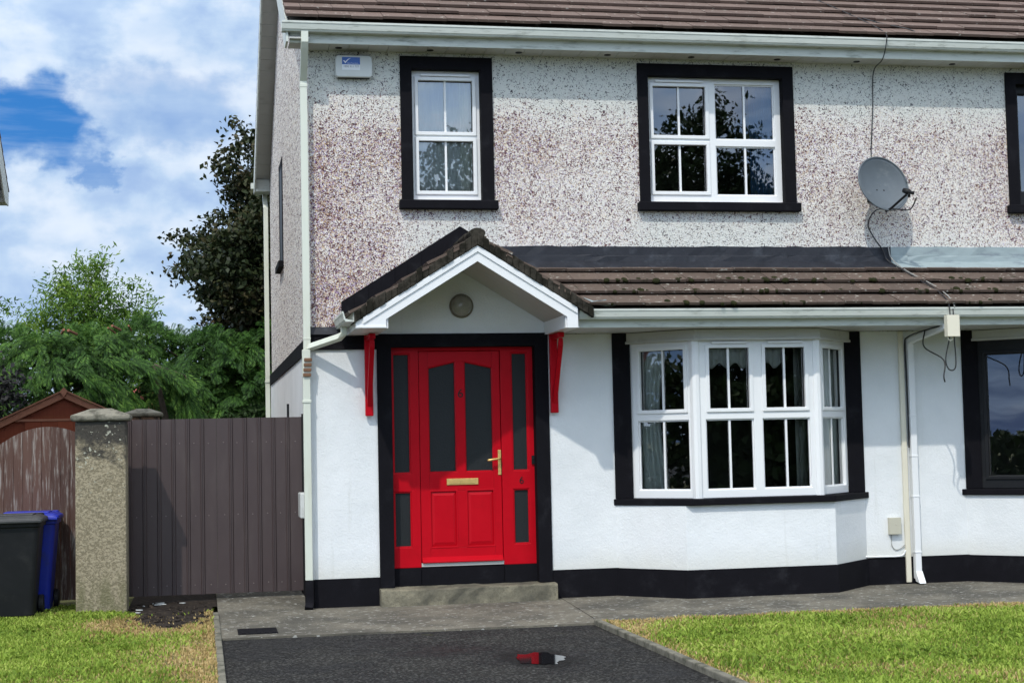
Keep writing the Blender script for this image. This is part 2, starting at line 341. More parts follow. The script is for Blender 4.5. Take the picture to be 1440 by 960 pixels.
# ------------------------------------------------------------------ mesh builder
OFF = {}
class MB:
    MIR = None                       # when set: mirror in the plane x = MIR/2
    def __init__(s, mat=None): s.v = []; s.f = []; s.T = mat
    def add(s, vs, fs):
        o = len(s.v)
        for p in vs:
            p = Vector(p)
            if s.T is not None: p = s.T @ p
            s.v.append((p.x, p.y, p.z))
        s.f += [tuple(o+i for i in f) for f in fs]
    def box(s, x0, x1, y0, y1, z0, z1):
        s.add([(x0,y0,z0),(x1,y0,z0),(x1,y1,z0),(x0,y1,z0),(x0,y0,z1),(x1,y0,z1),(x1,y1,z1),(x0,y1,z1)],
              [(0,3,2,1),(4,5,6,7),(0,1,5,4),(1,2,6,5),(2,3,7,6),(3,0,4,7)])
    def hexa(s, p): s.add(p, [(0,3,2,1),(4,5,6,7),(0,1,5,4),(1,2,6,5),(2,3,7,6),(3,0,4,7)])
    def prism(s, poly, axis, a0, a1):
        n = len(poly)
        def P(q, a): return (q[0], a, q[1]) if axis == 'y' else ((q[0], q[1], a) if axis == 'z' else (a, q[0], q[1]))
        area = sum(poly[i][0]*poly[(i+1) % n][1]-poly[(i+1) % n][0]*poly[i][1] for i in range(n))
        if (area < 0) != (axis == 'y'): poly = poly[::-1]
        s.add([P(q, a0) for q in poly]+[P(q, a1) for q in poly],
              [tuple(range(n))[::-1], tuple(range(n, 2*n))]+[(i, (i+1) % n, n+(i+1) % n, n+i) for i in range(n)])
    def quad(s, *p): s.add(p, [tuple(range(len(p)))])
    def tube(s, pts, r, n=7, caps=True):
        pts = [Vector(p) for p in pts]; rr = r if isinstance(r, (list, tuple)) else [r]*len(pts)
        vs = []; fs = []; prev = None
        for i, p in enumerate(pts):
            d = (pts[min(i+1, len(pts)-1)]-pts[max(i-1, 0)]).normalized()
            if prev is None: a = d.orthogonal().normalized()
            else: a = (prev-d*prev.dot(d)).normalized()
            prev = a; b = d.cross(a)
            for k in range(n):
                t = 2*math.pi*k/n; vs.append(p+(a*math.cos(t)+b*math.sin(t))*rr[i])
        for i in range(len(pts)-1):
            for k in range(n): fs.append((i*n+k, i*n+(k+1) % n, (i+1)*n+(k+1) % n, (i+1)*n+k))
        if caps: fs += [tuple(range(n))[::-1], tuple(range((len(pts)-1)*n, len(pts)*n))]
        s.add(vs, fs)
    def sqtube(s, pts, w, d):        # rectangular pipe: width along x, depth across the run
        vs = []; fs = []
        pts = [Vector(p) for p in pts]
        for i, p in enumerate(pts):
            t = (pts[min(i+1, len(pts)-1)]-pts[max(i-1, 0)]).normalized()
            a = Vector((1, 0, 0)); a = (a-t*a.dot(t)); a = a.normalized() if a.length > .3 else Vector((0, 0, 1))
            b = t.cross(a)
            for u, v in ((-1,-1),(1,-1),(1,1),(-1,1)): vs.append(p+a*u*w/2+b*v*d/2)
        for i in range(len(pts)-1):
            for k in range(4): fs.append((i*4+k, i*4+(k+1) % 4, i*4+4+(k+1) % 4, i*4+4+k))
        n = len(pts); fs += [(3,2,1,0), (n*4-4, n*4-3, n*4-2, n*4-1)]
        s.add(vs, fs)
    def lathe(s, prof, c, ax=(0,0,1), n=24):
        ax = Vector(ax).normalized(); a = ax.orthogonal().normalized(); b = ax.cross(a); c = Vector(c); vs = []; fs = []
        for r, h in prof:
            for k in range(n):
                t = 2*math.pi*k/n; vs.append(c+ax*h+(a*math.cos(t)+b*math.sin(t))*r)
        for i in range(len(prof)-1):
            for k in range(n): fs.append((i*n+k, i*n+(k+1) % n, (i+1)*n+(k+1) % n, (i+1)*n+k))
        fs += [tuple(range(n))[::-1], tuple(range((len(prof)-1)*n, len(prof)*n))]
        s.add(vs, fs)
    def panel(s, u0, u1, z0, z1, holes, d0, d1):
        """slab in x-z with rectangular holes; front at y=d0, back at y=d1"""
        us = sorted({u0, u1, *[h[0] for h in holes], *[h[1] for h in holes]}); zs = sorted({z0, z1, *[h[2] for h in holes], *[h[3] for h in holes]})
        us = [u for u in us if u0 <= u <= u1]; zs = [z for z in zs if z0 <= z <= z1]
        nu, nz = len(us), len(zs)
        solid = [[not any(h[0] < (us[i]+us[i+1])/2 < h[1] and h[2] < (zs[j]+zs[j+1])/2 < h[3] for h in holes) for j in range(nz-1)] for i in range(nu-1)]
        vs = [(u, d, z) for d in (d0, d1) for u in us for z in zs]; N = nu*nz
        def I(i, j, k): return k*N+i*nz+j
        fs = []
        def sol(i, j): return 0 <= i < nu-1 and 0 <= j < nz-1 and solid[i][j]
        for i in range(nu-1):
            for j in range(nz-1):
                if not solid[i][j]: continue
                fs.append((I(i,j,0), I(i+1,j,0), I(i+1,j+1,0), I(i,j+1,0))); fs.append((I(i,j,1), I(i,j+1,1), I(i+1,j+1,1), I(i+1,j,1)))
                if not sol(i-1,j): fs.append((I(i,j,0), I(i,j+1,0), I(i,j+1,1), I(i,j,1)))
                if not sol(i+1,j): fs.append((I(i+1,j,0), I(i+1,j,1), I(i+1,j+1,1), I(i+1,j+1,0)))
                if not sol(i,j-1): fs.append((I(i,j,0), I(i,j,1), I(i+1,j,1), I(i+1,j,0)))
                if not sol(i,j+1): fs.append((I(i,j+1,0), I(i+1,j+1,0), I(i+1,j+1,1), I(i,j+1,1)))
        s.add(vs, fs)
    def build(s, name, mat, parent=None, bevel=0, smooth=False, label=None):
        vs, fs = s.v, s.f
        if MB.MIR is not None: vs = [(MB.MIR-x, y, z) for x, y, z in vs]; fs = [f[::-1] for f in fs]
        off = OFF.get(parent.name, Vector()) if parent else Vector()
        if off.length: vs = [(x-off.x, y-off.y, z-off.z) for x, y, z in vs]
        me = bpy.data.meshes.new(name); me.from_pydata(vs, [], fs); me.validate(); me.update()
        if isinstance(mat, str): mat = M[mat]
        me.materials.append(mat)
        if smooth: me.polygons.foreach_set('use_smooth', [True]*len(me.polygons))
        o = bpy.data.objects.new(name, me); COL.objects.link(o)
        if parent: o.parent = parent
        OFF[o.name] = off
        if bevel:
            b = o.modifiers.new('bevel', 'BEVEL'); b.width = bevel; b.segments = 2; b.limit_method = 'ANGLE'; b.angle_limit = R(40)
        if label: o['label'] = label
        return o
def raw(name, V, F, mat, parent=None, mats=None, mi=None):
    """numpy mesh: V (n,3), F (m,k)"""
    off = OFF.get(parent.name, Vector()) if parent else Vector()
    V = np.asarray(V, np.float32)-np.array(off, np.float32); F = np.asarray(F, np.int32)
    me = bpy.data.meshes.new(name); m, k = F.shape
    me.vertices.add(len(V)); me.vertices.foreach_set('co', V.ravel())
    me.loops.add(m*k); me.loops.foreach_set('vertex_index', F.ravel())
    me.polygons.add(m); me.polygons.foreach_set('loop_start', np.arange(m, dtype=np.int32)*k)
    for mm in (mats or [mat]): me.materials.append(M[mm])
    if mi is not None: me.polygons.foreach_set('material_index', np.asarray(mi, np.int32))
    me.update(calc_edges=True); me.validate()
    o = bpy.data.objects.new(name, me); COL.objects.link(o)
    if parent: o.parent = parent
    OFF[o.name] = off
    return o
def thing(name, label, cat, loc=(0, 0, 0), group=None):
    o = bpy.data.objects.new(name, None); COL.objects.link(o); o.location = loc; o.empty_display_size = .2
    o['label'] = label; o['category'] = cat
    if group: o['group'] = group
    OFF[o.name] = Vector(loc); return o
def tag(o, label, cat, group=None):
    o['label'] = label; o['category'] = cat
    if group: o['group'] = group
    return o
def kind(o, k='structure'): o['kind'] = k; return o
def copy_thing(root, loc, label):
    c = root.copy(); COL.objects.link(c); c.location = loc; c['label'] = label
    for ch in root.children:
        d = ch.copy(); COL.objects.link(d); d.parent = c
        for g in ch.children:
            e = g.copy(); COL.objects.link(e); e.parent = d
    return c
def text_mesh(name, body, size, loc, parent, mat, ext=.002, sx=1.0):
    cu = bpy.data.curves.new(name, 'FONT'); cu.body = body; cu.size = size; cu.extrude = ext; cu.align_x = 'CENTER'; cu.align_y = 'CENTER'
    tmp = bpy.data.objects.new('tmp', cu); COL.objects.link(tmp)
    me = bpy.data.meshes.new_from_object(tmp.evaluated_get(bpy.context.evaluated_depsgraph_get()))
    bpy.data.objects.remove(tmp); me.name = name
    off = OFF.get(parent.name, Vector())
    me.transform(Matrix.Translation(Vector(loc)-off) @ Matrix.Rotation(math.pi/2, 4, 'X') @ Matrix.Diagonal((sx, 1, 1, 1)))
    me.materials.clear(); me.materials.append(M[mat])
    o = bpy.data.objects.new(name, me); COL.objects.link(o); o.parent = parent; OFF[o.name] = off; return o

# ------------------------------------------------------------------ ground
def sheet(name, pts, z, mat):
    mb = MB(); mb.quad(*[(x, y, z) for x, y in pts]); return kind(mb.build(name, mat))
sheet('ground', [(-400, -400), (400, -400), (400, 600), (-400, 600)], -.06, 'lawn')
sheet('driveway', [(-.95, -14), (2.30, -14), (2.30, -2.28), (-.95, -2.22)], -.018, 'tarmac')
sheet('road', [(-150, -24), (150, -24), (150, -17), (-150, -17)], -.050, 'tarmac')
sheet('pavement', [(-150, -17), (150, -17), (150, -14.0), (-150, -14.0)], -.030, 'concrete')
def slab(name, pts, z0, z1, mat):
    mb = MB(); mb.prism(pts, 'z', z0, z1); return kind(mb.build(name, mat))
mb = MB()                      # apron in front of the door, rising a little towards the side gate
mb.add([(-.95,-2.22,.0),(2.33,-2.28,.0),(2.50,.0,.0),(-.95,0,.0),(-.95,3,.05),(-.02,3,.05),(-.02,0,0),(-.95,-2.22,-.1),(2.33,-2.28,-.1)],
       [(0,1,2,6,3),(3,6,5,4),(7,8,1,0)])
kind(mb.build('concrete_apron', 'concrete'))
slab('garden_path', [(2.345,-2.22),(14,-2.22),(14,.2),(2.515,.2)], -.1, .004, 'concrete')
mb = MB(); mb.prism([(2.28,-14),(2.345,-14),(2.345,-2.26),(2.28,-2.26)], 'z', -.1, .03); kind(mb.build('kerb', 'kerb', bevel=.01))
mb = MB(); mb.prism([(-1.0,-14),(-.945,-14),(-.945,-.2),(-1.0,-.2)], 'z', -.1, .022); kind(mb.build('kerb', 'kerb', bevel=.01))
mb = MB(); mb.quad((2.345,-14,.0),(14,-14,0),(14,-2.215,0),(2.345,-2.215,0)); kind(mb.build('lawn', 'lawn'))
mb = MB(); mb.quad((-14,-14,.0),(-1.0,-14,0),(-1.0,1.6,0),(-14,1.6,0)); kind(mb.build('lawn', 'lawn'))
# bare soil patch by the gate
N = 26; pp = []
for k in range(N):
    a = 2*math.pi*k/N; rr = 1+.16*math.sin(3*a+1)+.10*math.sin(7*a)
    pp.append((min(-1.003, -1.42+.50*rr*math.cos(a)), .02+1.5*rr*math.sin(a)))
mb = MB(); mb.quad(*[(x, y, .004) for x, y in pp]); kind(mb.build('soil_patch', 'soil'))
mb = MB(); mb.quad((-1.83, .5, .0065), (-.953, .5, .0065), (-.953, 2.4, .0065), (-1.83, 2.4, .0065)); kind(mb.build('under_gate_strip', 'soil'))  # dark soil-coloured strip of ground below the metal gate
rnd = random.Random(12); mb = MB()
for k in range(130):
    x, y, r_ = rnd.uniform(-1.80, -1.04), rnd.uniform(-1.2, 1.1), rnd.uniform(.008, .030)
    mb.lathe([(r_*.6, 0), (r_, r_*.3), (r_*.7, r_*.75), (.002, r_*.9)], (x, y, .002), (rnd.uniform(-.3, .3), rnd.uniform(-.3, .3), 1), 6)
o = kind(mb.build('soil_clods', 'soil'), 'stuff'); o['label'] = 'crumbs of dark earth on the bare patch by the metal gate'; o['category'] = 'soil'
for k in range(9):
    x, y = rnd.uniform(-1.75, -1.1), rnd.uniform(.1, 1.05); l, a = rnd.uniform(.04, .10), rnd.uniform(0, 3)
    mb = MB(); mb.prism([(x, y), (x+l*math.cos(a), y+l*math.sin(a)), (x+l*.8*math.cos(a+.4), y+l*.8*math.sin(a+.4)), (x+.3*l*math.cos(a+1.1), y+.3*l*math.sin(a+1.1))], 'z', .012, .020)
    tag(mb.build('litter_scrap', 'alarm'), 'pale scrap lying on the dark earth under the metal gate', 'litter', 'pale scraps on the bare earth')
# puddle on the tarmac
pp = []
for k in range(36):
    a = 2*math.pi*k/36; rr = 1+.10*math.sin(2*a+.6)+.09*math.sin(5*a+2)+.06*math.sin(9*a)+.05*math.sin(14*a+1)
    pp.append((1.37+.17*rr*math.cos(a), -4.25+.34*rr*math.sin(a)))
mb = MB(); mb.quad(*[(x, y, -.0135) for x, y in pp]); kind(mb.build('puddle', 'water'))

# ------------------------------------------------------------------ house builder
MIRX = 12.84
EAVE_Z = 5.60
RSL = .57                                  # main roof slope
def roof_z(y): return 5.80+(y+.38)*RSL     # underside of tiles, front slope
def tile_rows(mb, O, ue, us, L, H, gauge, tw, thick=.027, lift=.053, keep=None, seed=1, stagger=True, lap=.05):
    """courses of flat tiles: O start at eave, ue along the eave, us up the slope"""
    rnd = random.Random(seed); O = Vector(O); ue = Vector(ue).normalized(); us = Vector(us).normalized(); nn = ue.cross(us)
    if nn.z < 0: nn = -nn
    rows = int(math.ceil(H/gauge))
    for r in range(rows):
        h0 = r*gauge; h1 = min(h0+gauge+lap, H)
        x = -(tw*.5 if (r % 2 and stagger) else 0)
        while x < L-.01:
            a0 = max(x, 0)+.0025; a1 = min(x+tw, L)-.0025; x += tw
            if a1-a0 < .03: continue
            c = O+ue*(a0+a1)/2+us*(h0+h1)/2
            if keep and not keep(c): continue
            j = rnd.uniform(-.004, .004); t0 = lift+rnd.uniform(-.004, .006); t1 = .012
            lo0 = O+ue*a0+us*(h0+j); lo1 = O+ue*a1+us*(h0+j); hi1 = O+ue*a1+us*h1; hi0 = O+ue*a0+us*h1
            mb.hexa([lo0+nn*(t0-thick), lo1+nn*(t0-thick), hi1+nn*(t1-thick), hi0+nn*(t1-thick),
                     lo0+nn*t0, lo1+nn*t0, hi1+nn*t1, hi0+nn*t1])
def gutter_profile():   # (depth towards the viewer, height), ogee-like box section about 12 cm
    return [(0, 0), (.085, 0), (.095, .018), (.100, .020), (.112, .075), (.118, .078), (.118, .098), (.106, .098), (.100, .080), (.085, .028), (.012, .012), (.012, .09), (0, .09)]
def add_gutter(mb, x0, x1, y, z):
    mb.prism([(y-d, z+h) for d, h in gutter_profile()], 'x', x0, x1)

def window(parent, T, u0, u1, z0, z1, lights, frame_mat='upvc', depth=.07, label=None):
    """T maps local (u, d, z), d>0 is inwards, to world; lights: (u0,u1,z0,z1, sash, bar, vent)"""
    mb = MB(T); mb.panel(u0, u1, z0, z1, [l[:4] for l in lights], 0, depth)
    fr = mb.build('window', frame_mat, parent, bevel=.006, label=label)
    for l in lights:
        a, b, c, d, sash, bar, vent = l
        if sash:
            s = MB(T); s.panel(a-.032, b+.032, c-.032, d+.032, [(a+.006, b-.006, c+.006, d-.006)], -.016, .03)
            s.build('sash', frame_mat, fr, bevel=.005)
        g = MB(T); g.panel(a-.002, b+.002, c-.002, d+.002, [(a+.012, b-.012, c+.012, d-.012)], .022, .045); g.build('glazing_bead', frame_mat if not sash else 'seal', fr)
        g = MB(T); g.quad((a, .034, c), (b, .034, c), (b, .034, d), (a, .034, d)); g.build('pane', 'glass', fr)
        if bar:
            g = MB(T); m_ = (a+b)/2; g.box(m_-.011, m_+.011, .018, .030, c+.002, d-.002); g.build('glazing_bar', frame_mat, fr)
        if vent:
            g = MB(T); g.box(a+.03, b-.03, -.036, -.0165, d+.034, d+.058); g.build('trickle_vent', frame_mat, fr, bevel=.006)
    return fr
def curtain(name, x0, x1, y, z0, z1, mat, label, waves=6, amp=.02, zcut=None, T=None, cat='curtain', taper=0):
    nx = max(24, waves*10); mb = MB(T); vs = []; fs = []
    nz = 8
    for j in range(nz+1):
        f = j/nz
        for i in range(nx+1):
            s = i/nx; x = x0+(x1-x0)*s
            if taper: x = x0+(x1-taper*math.sin(math.pi*min(1, (1-f)*1.1))*1-x0)*s
            zb = z0+(zcut*(.5+.5*math.cos(2*math.pi*s*5)) if zcut else 0)
            vs.append((x, y+amp*math.sin(2*math.pi*s*waves+.6*math.sin(s*9)), zb+(z1-zb)*f))
    for j in range(nz):
        for i in range(nx):
            a = j*(nx+1)+i; fs.append((a, a+1, a+nx+2, a+nx+1))
    mb.add(vs, fs); o = mb.build(name, mat, None, smooth=True)
    so = o.modifiers.new('thick', 'SOLIDIFY'); so.thickness = .004
    return tag(o, label, cat)

I4 = None
def bayT(p0, p1):
    """local frame for a bay face running from p0 to p1 (left to right seen from outside)"""
    p0 = Vector((*p0, 0)); p1 = Vector((*p1, 0)); u = (p1-p0).normalized(); d = Vector((-u.y, u.x, 0))
    return Matrix(((u.x, d.x, 0, p0.x), (u.y, d.y, 0, p0.y), (0, 0, 1, 0), (0, 0, 0, 1))), (p1-p0).length

BW = [(3.276, 0), (3.828, -.55), (5.128, -.55), (5.68, 0)]        # window line of the bay
BB = [(3.10, -.02), (3.66, -.62), (5.25, -.62), (5.84, -.02)]     # wall of the bay

def build_half(h, main):
    X1 = 6.42
    # ---- upper wall with window holes
    ul = (1.05, 1.77, 4.08, 5.44); ur = (3.56, 5.06, 4.08, 5.43)
    mb = MB(); mb.panel(0, X1, 2.70, 5.74, [ul, ur], 0, .3); mb.build('upper_wall', 'pebble', h)
    # ---- ground floor wall
    holes = [(3.28, 5.66, .90, 2.62)]
    if main: holes.append((.79, 2.272, -.05, 2.583))
    mb = MB(); mb.panel(0, X1, .28, 2.70, holes, -.02, .3)
    # bay apron wall below its sill
    mb.prism(BB+[(5.84, .0), (3.10, .0)], 'z', .28, .925)
    mb.build('ground_floor_wall', 'white_wall', h)
    # ---- plinth
    mb = MB()
    if main:
        mb.box(-.012, .646, -.032, .2, -.1, .282); mb.build('plinth', 'black_paint', h, bevel=.004); mb = MB(); mb.box(2.405, 3.2, -.032, .2, -.1, .288)
    else: mb.box(0, 3.2, -.032, .2, -.1, .288)
    mb.build('plinth', 'black_paint', h, bevel=.004); mb = MB(); mb.box(5.7, X1, -.032, .2, -.1, .29); mb.build('plinth', 'black_paint', h, bevel=.004); mb = MB()
    q = [(3.085, -.03), (3.652, -.634), (5.258, -.634), (5.855, -.03), (5.855, .1), (3.085, .1)]
    mb.prism(q, 'z', -.1, .286); mb.build('plinth', 'black_paint', h, bevel=.004)
    # ---- bay
    mb = MB(); mb.prism([(3.075, -.021), (3.70, -.675), (5.24, -.675), (5.885, -.021), (5.885, .05), (3.075, .05)], 'z', .926, .990); mb.build('bay_sill', 'black_paint', h, bevel=.008)
    mb = MB(); mb.box(3.096, 3.283, -.046, .06, .991, 2.70); mb.build('bay_surround', 'black_paint', h, bevel=.006); mb = MB(); mb.box(5.655, 5.835, -.046, .06, .991, 2.70); mb.build('bay_surround', 'black_paint', h, bevel=.006)
    mb = MB()                                     # boarded bay head between window and soffit
    off = .045
    hd = [(3.20, 0), (3.806, -.55-off), (5.150, -.55-off), (5.757, 0)]
    mb.prism(hd+[(5.757, .1), (3.20, .1)], 'z', 2.60, 2.699)
    hd2 = [(3.19, -.002), (3.80, -.565-off), (5.156, -.565-off), (5.767, -.002)]
    mb.prism(hd2+[(5.767, .08), (3.19, .08)], 'z', 2.585, 2.612)
    mb.build('bay_head', 'soffit', h, bevel=.004)
    fm = 'upvc' if main else 'black_plastic'
    T, L = bayT(BW[1], BW[2])
    if main: lf = [(.135, .572, 1.89, 2.515, 1, 1, 1), (.735, 1.172, 1.89, 2.515, 1, 1, 1), (.095, .605, 1.075, 1.785, 0, 1, 0), (.700, 1.210, 1.075, 1.785, 0, 1, 0)]
    else: lf = [(.10, .60, 1.10, 2.50, 0, 0, 0), (.70, 1.20, 1.10, 2.50, 0, 0, 0)]
    bay = window(h, T, 0, L, .992, 2.598, lf, fm)
    for a, b in ((0, 1), (2, 3)):
        T, L = bayT(BW[a], BW[b])
        if main: ls = [(.13, L-.13, 1.89, 2.51, 1, 1, 0), (.095, L-.095, 1.075, 1.785, 0, 1, 0)]
        else: ls = [(.14, L-.12, 1.12, 2.44, 1, 0, 0)]
        window(h, T, .002, L-.002, .992, 2.598, ls, fm)
    for px, py in BW[1:3]:
        mb = MB(); mb.tube([(px, py+.03, .992), (px, py+.03, 2.598)], .055, 10); mb.build('corner_post', fm, h)
    # ---- upper windows
    for (hx0, hx1, hz0, hz1), wide in ((ul, 0), (ur, 1)):
        ox0, ox1 = (.933, 1.893) if not wide else (3.448, 5.180)
        mb = MB(); e = .003
        mb.panel(ox0, ox1, hz0-.004, 5.568 if not wide else 5.556, [(hx0+e, hx1-e, hz0-1, hz1-e)], -.028, .10)
        sur = None
        T = Matrix.Translation((0, .075, 0))
        if main:
            if not wide: ls = [(1.122, 1.700, 4.800, 5.345, 1, 1, 1), (1.122, 1.700, 4.185, 4.715, 1, 1, 0)]
            else: ls = [(3.632, 4.222, 4.805, 5.340, 1, 1, 1), (3.632, 4.222, 4.205, 4.715, 1, 1, 0), (4.325, 4.992, 4.775, 5.370, 0, 1, 0), (4.325, 4.992, 4.175, 4.700, 0, 1, 0)]
        else:
            ls = [(hx0+.08, hx1-.08, hz0+.13, hz1-.09, 0, 0, 0)] if not wide else [(hx0+.08, 4.26, hz0+.16, hz1-.09, 0, 0, 0), (4.36, hx1-.07, hz0+.16, hz1-.09, 0, 0, 0)]
        wf = window(h, T, hx0-.01, hx1+.01, hz0-.003, hz1+.01, ls, fm)
        mb.build('surround', 'black_paint', wf, bevel=.006)
        mb = MB(); mb.box(ox0-.03, ox1+.03, -.085, .09, 3.985, hz0-.001); mb.build('sill', 'black_paint', wf, bevel=.01)
    # ---- main roof: two slopes of tiles
    mb = MB(); us = Vector((0, 1, RSL)).normalized(); H = 4.88*math.sqrt(1+RSL*RSL)
    tile_rows(mb, (-.24, -.40, 5.815), (1, 0, 0), us, X1+.24, H, .288, .322, seed=3 if main else 4)
    usb = Vector((0, -1, RSL)).normalized()
    tile_rows(mb, (-.24, 9.40, 5.815), (1, 0, 0), usb, X1+.24, H, .288, .322, seed=5)
    mb.box(-.235, X1, 4.40, 4.60, roof_z(4.5)+.0, roof_z(4.5)+.07)
    roof = mb.build('roof', 'tiles', h)
    mb = MB(); mb.prism([(-.37, 5.79), (4.5, roof_z(4.5)-.01), (9.37, 5.79), (9.37, 5.76), (4.5, roof_z(4.5)-.05), (-.37, 5.76)], 'x', -.20, X1-.002); mb.build('roof_deck', 'interior', roof)
    # fascia, soffit, gutter
    mb = MB(); mb.box(-.20, X1, -.302, -.280, 5.602, 5.79); mb.build('fascia', 'gutter', h, bevel=.003)
    mb = MB()
    nb_ = int(X1/.20)
    for k in range(nb_+1): mb.box(max(-.20, k*.2+.003), min(X1, k*.2+.197), -.281, .002, 5.604, 5.616)
    mb.box(-.20, X1, -.280, .0, 5.6165, 5.622)
    sf = mb.build('soffit', 'soffit', h)
    mb = MB()
    for k in range(7):
        mb.lathe([(.001, 0), (.034, 0), (.036, .006), (.001, .0061)], (.30+k*.93+.02*math.sin(k*3), -.14, 5.5985), n=14)
        mb.build('soffit_vent', 'black_plastic', sf); mb = MB()
    mb = MB(); add_gutter(mb, -.28, X1-.001, -.302, 5.698); gt = mb.build('gutter', 'gutter', h)
    for gx in (2.2, 4.4):
        mb = MB(); mb.prism([(-.302-d*1.03, 5.696+v) for d, v in gutter_profile()], 'x', gx-.05, gx+.05); mb.build('gutter_joint', 'gutter', gt)
    # ---- lean-to roof over bay and door
    zl0, zl1 = 2.875, 3.40; x0l = 2.0 if main else 2.4
    usl = Vector((0, .98, zl1-zl0)).normalized()
    def keep(c):
        return True if not main else (c.z > 3.665-.62*(c.x-1.525)-.20 and not (c.x < 2.50 and c.y < -.7))
    mb = MB(); tile_rows(mb, (x0l, -.985, zl0), (1, 0, 0), usl, X1-x0l, 1.112, .298, .297, keep=keep, seed=8 if main else 9, stagger=False, lift=.068)
    lt = mb.build('lean_to_roof', 'tiles_low', h)
    mm = MB(); rnd = random.Random(40 if main else 41); ns = Vector((0, -(zl1-zl0), .98)).normalized()
    for k in range(95):                    # moss cushions along the butts and joints of the tiles
        x = rnd.uniform(2.75, X1-.1); hh = .298*rnd.choice([0, 1, 1, 2, 2])+rnd.gauss(.0, .014); r_ = rnd.choice([.012, .016, .022, .034])*rnd.uniform(.7, 1.2)
        p = Vector((x, -.985, zl0))+usl*(hh+.02)+ns*.060
        mm.lathe([(r_, -.02), (r_*1.1, .0), (r_*.8, r_*.35), (r_*.2, r_*.5)], p, ns+Vector((rnd.uniform(-.2, .2), 0, 0)), 7)
    mo = mm.build('moss', 'moss', lt, smooth=True); mo['kind'] = 'stuff'
    mb = MB(); mb.prism([(-.90, zl0-.01), (0, zl1-.055), (0, zl1-.07), (-.90, zl0-.03)], 'x', 2.53, X1-.002); mb.build('roof_deck', 'interior', lt)
    mb = MB(); mb.box(2.52, X1, -.872, -.850, 2.702, 2.862); mb.build('fascia', 'gutter', h, bevel=.003)
    mb = MB(); mb.box(2.56, X1, -.849, -.0205, 2.704, 2.716); mb.build('soffit', 'soffit', h)
    mb = MB(); add_gutter(mb, 2.53, X1-.001, -.872, 2.780); mb.build('gutter', 'gutter', h)
    # flashing: dressed lead, upstand against the wall and apron over the top course
    def flash(a, b, mat):
        rnd = random.Random(int(a*100)); m2 = MB(); n = max(2, int((b-a)/.12)); prof = [(-.022, 3.613), (-.026, 3.52), (-.030, 3.505), (-.036, 3.452), (-.10, 3.405), (-.155, 3.372), (-.165, 3.352)]
        vs = []; fs = []
        for i in range(n+1):
            x = a+(b-a)*i/n
            for (y, z) in prof: vs.append((x, y+rnd.uniform(-.005, .003), z+rnd.uniform(-.006, .006)))
            vs.append((x, .02, 3.613)); vs.append((x, -.12, 3.345))
        K = len(prof)+2
        for i in range(n):
            for k in range(len(prof)-1): fs.append((i*K+k+1, (i+1)*K+k+1, (i+1)*K+k, i*K+k))
            fs.append((i*K, (i+1)*K, (i+1)*K+K-2, i*K+K-2)); fs.append((i*K+K-3, i*K+K-1, (i+1)*K+K-1, (i+1)*K+K-3))
        m2.add(vs, fs); return m2.build('flashing', mat, h)
    if main:
        flash(1.95, 5.05, 'lead'); flash(5.035, 6.235, 'lead'); flash(6.23, X1, 'lead_pale')
    else: flash(1.95, X1, 'lead_pale')
    # ---- gable, rear wall, floors (the house is hollow)
    zr = roof_z(4.5)-.02
    mb = MB(); mb.prism([(.3, 2.70), (9.0, 2.70), (9.0, 5.73), (4.5, zr-.08), (.0, 5.73), (.0, 5.74), (.0, 2.70)], 'x', 0.001, .28) if False else None
    mb = MB(); mb.prism([(.301, 2.70), (9.0, 2.70), (9.0, 5.78), (4.5, zr-.10), (.301, 5.98)], 'x', 0, .28); mb.prism([(0.0, 5.741), (.30, 5.741), (.30, 5.97), (.0, 5.80)], 'x', 0, .28)
    mb.build('gable_wall', 'pebble', h)
    mb = MB(); mb.box(-.02, .28, .301, 9.0, .28, 2.699); mb.box(-.02, -.0005, -.02, .301, .28, 2.699); mb.build('side_wall', 'white_wall', h)
    mb = MB(); mb.box(-.034, .2, .205, 9.02, -.1, .282); mb.build('side_plinth', 'black_paint', h)
    mb = MB(); mb.box(.28, X1, 8.75, 9.0, 0, 5.74); mb.build('rear_wall', 'white_wall', h)
    mb = MB(); mb.box(.281, X1-.12, .301, 8.749, 2.66, 2.72); mb.box(.281, X1-.12, .301, 8.749, 5.56, 5.60); mb.box(.281, X1-.12, .301, 8.749, -.05, .02)
    mb.box(X1-.12, X1-.001, .301, 8.749, 0, 5.7); mb.box(.281, X1-.121, 4.0, 4.1, .02, 5.56); mb.box(2.75, 2.85, .301, 4.0, .021, 5.55)
    mb.build('room_partition', 'interior', h)
    # black band round the top of the ground floor
    mb = MB(); mb.box(-.036, -.0005, -.04, 9.0, 2.555, 2.712)
    if main: mb.box(-.0005, .655, -.040, .01, 2.56, 2.712)
    mb.build('wall_band', 'black_paint', h)
    # verge boards and soffit of the gable
    mb = MB()
    for sgn in (0, 1):
        ys = [-.36, 4.5] if not sgn else [9.36, 4.5]
        a = (ys[0], 5.80); b = (4.5, roof_z(4.5)-.005)
        for k in range(24):
            f0, f1 = k/24+.0009, (k+1)/24-.0009
            p = lambda f, dz: (a[0]+(b[0]-a[0])*f, a[1]+(b[1]-a[1])*f+dz)
            q0, q1 = p(f0, -.17), p(f1, -.17); q2, q3 = p(f1, -.156), p(f0, -.156)
            mb.hexa([(-.215, *q0), (-.001, *q0), (-.001, *q1), (-.215, *q1), (-.215, *q3), (-.001, *q3), (-.001, *q2), (-.215, *q2)])
    mb.build('gable_soffit', 'soffit', h)
    mb = MB()
    mb.prism([(-.36, 5.60), (-.36, 5.80), (4.5, roof_z(4.5)), (9.36, 5.80), (9.36, 5.60), (9.08, 5.60), (4.5, roof_z(4.5)-.19), (-.08, 5.60)], 'x', -.238, -.2155); mb.build('verge_board', 'gutter', h)
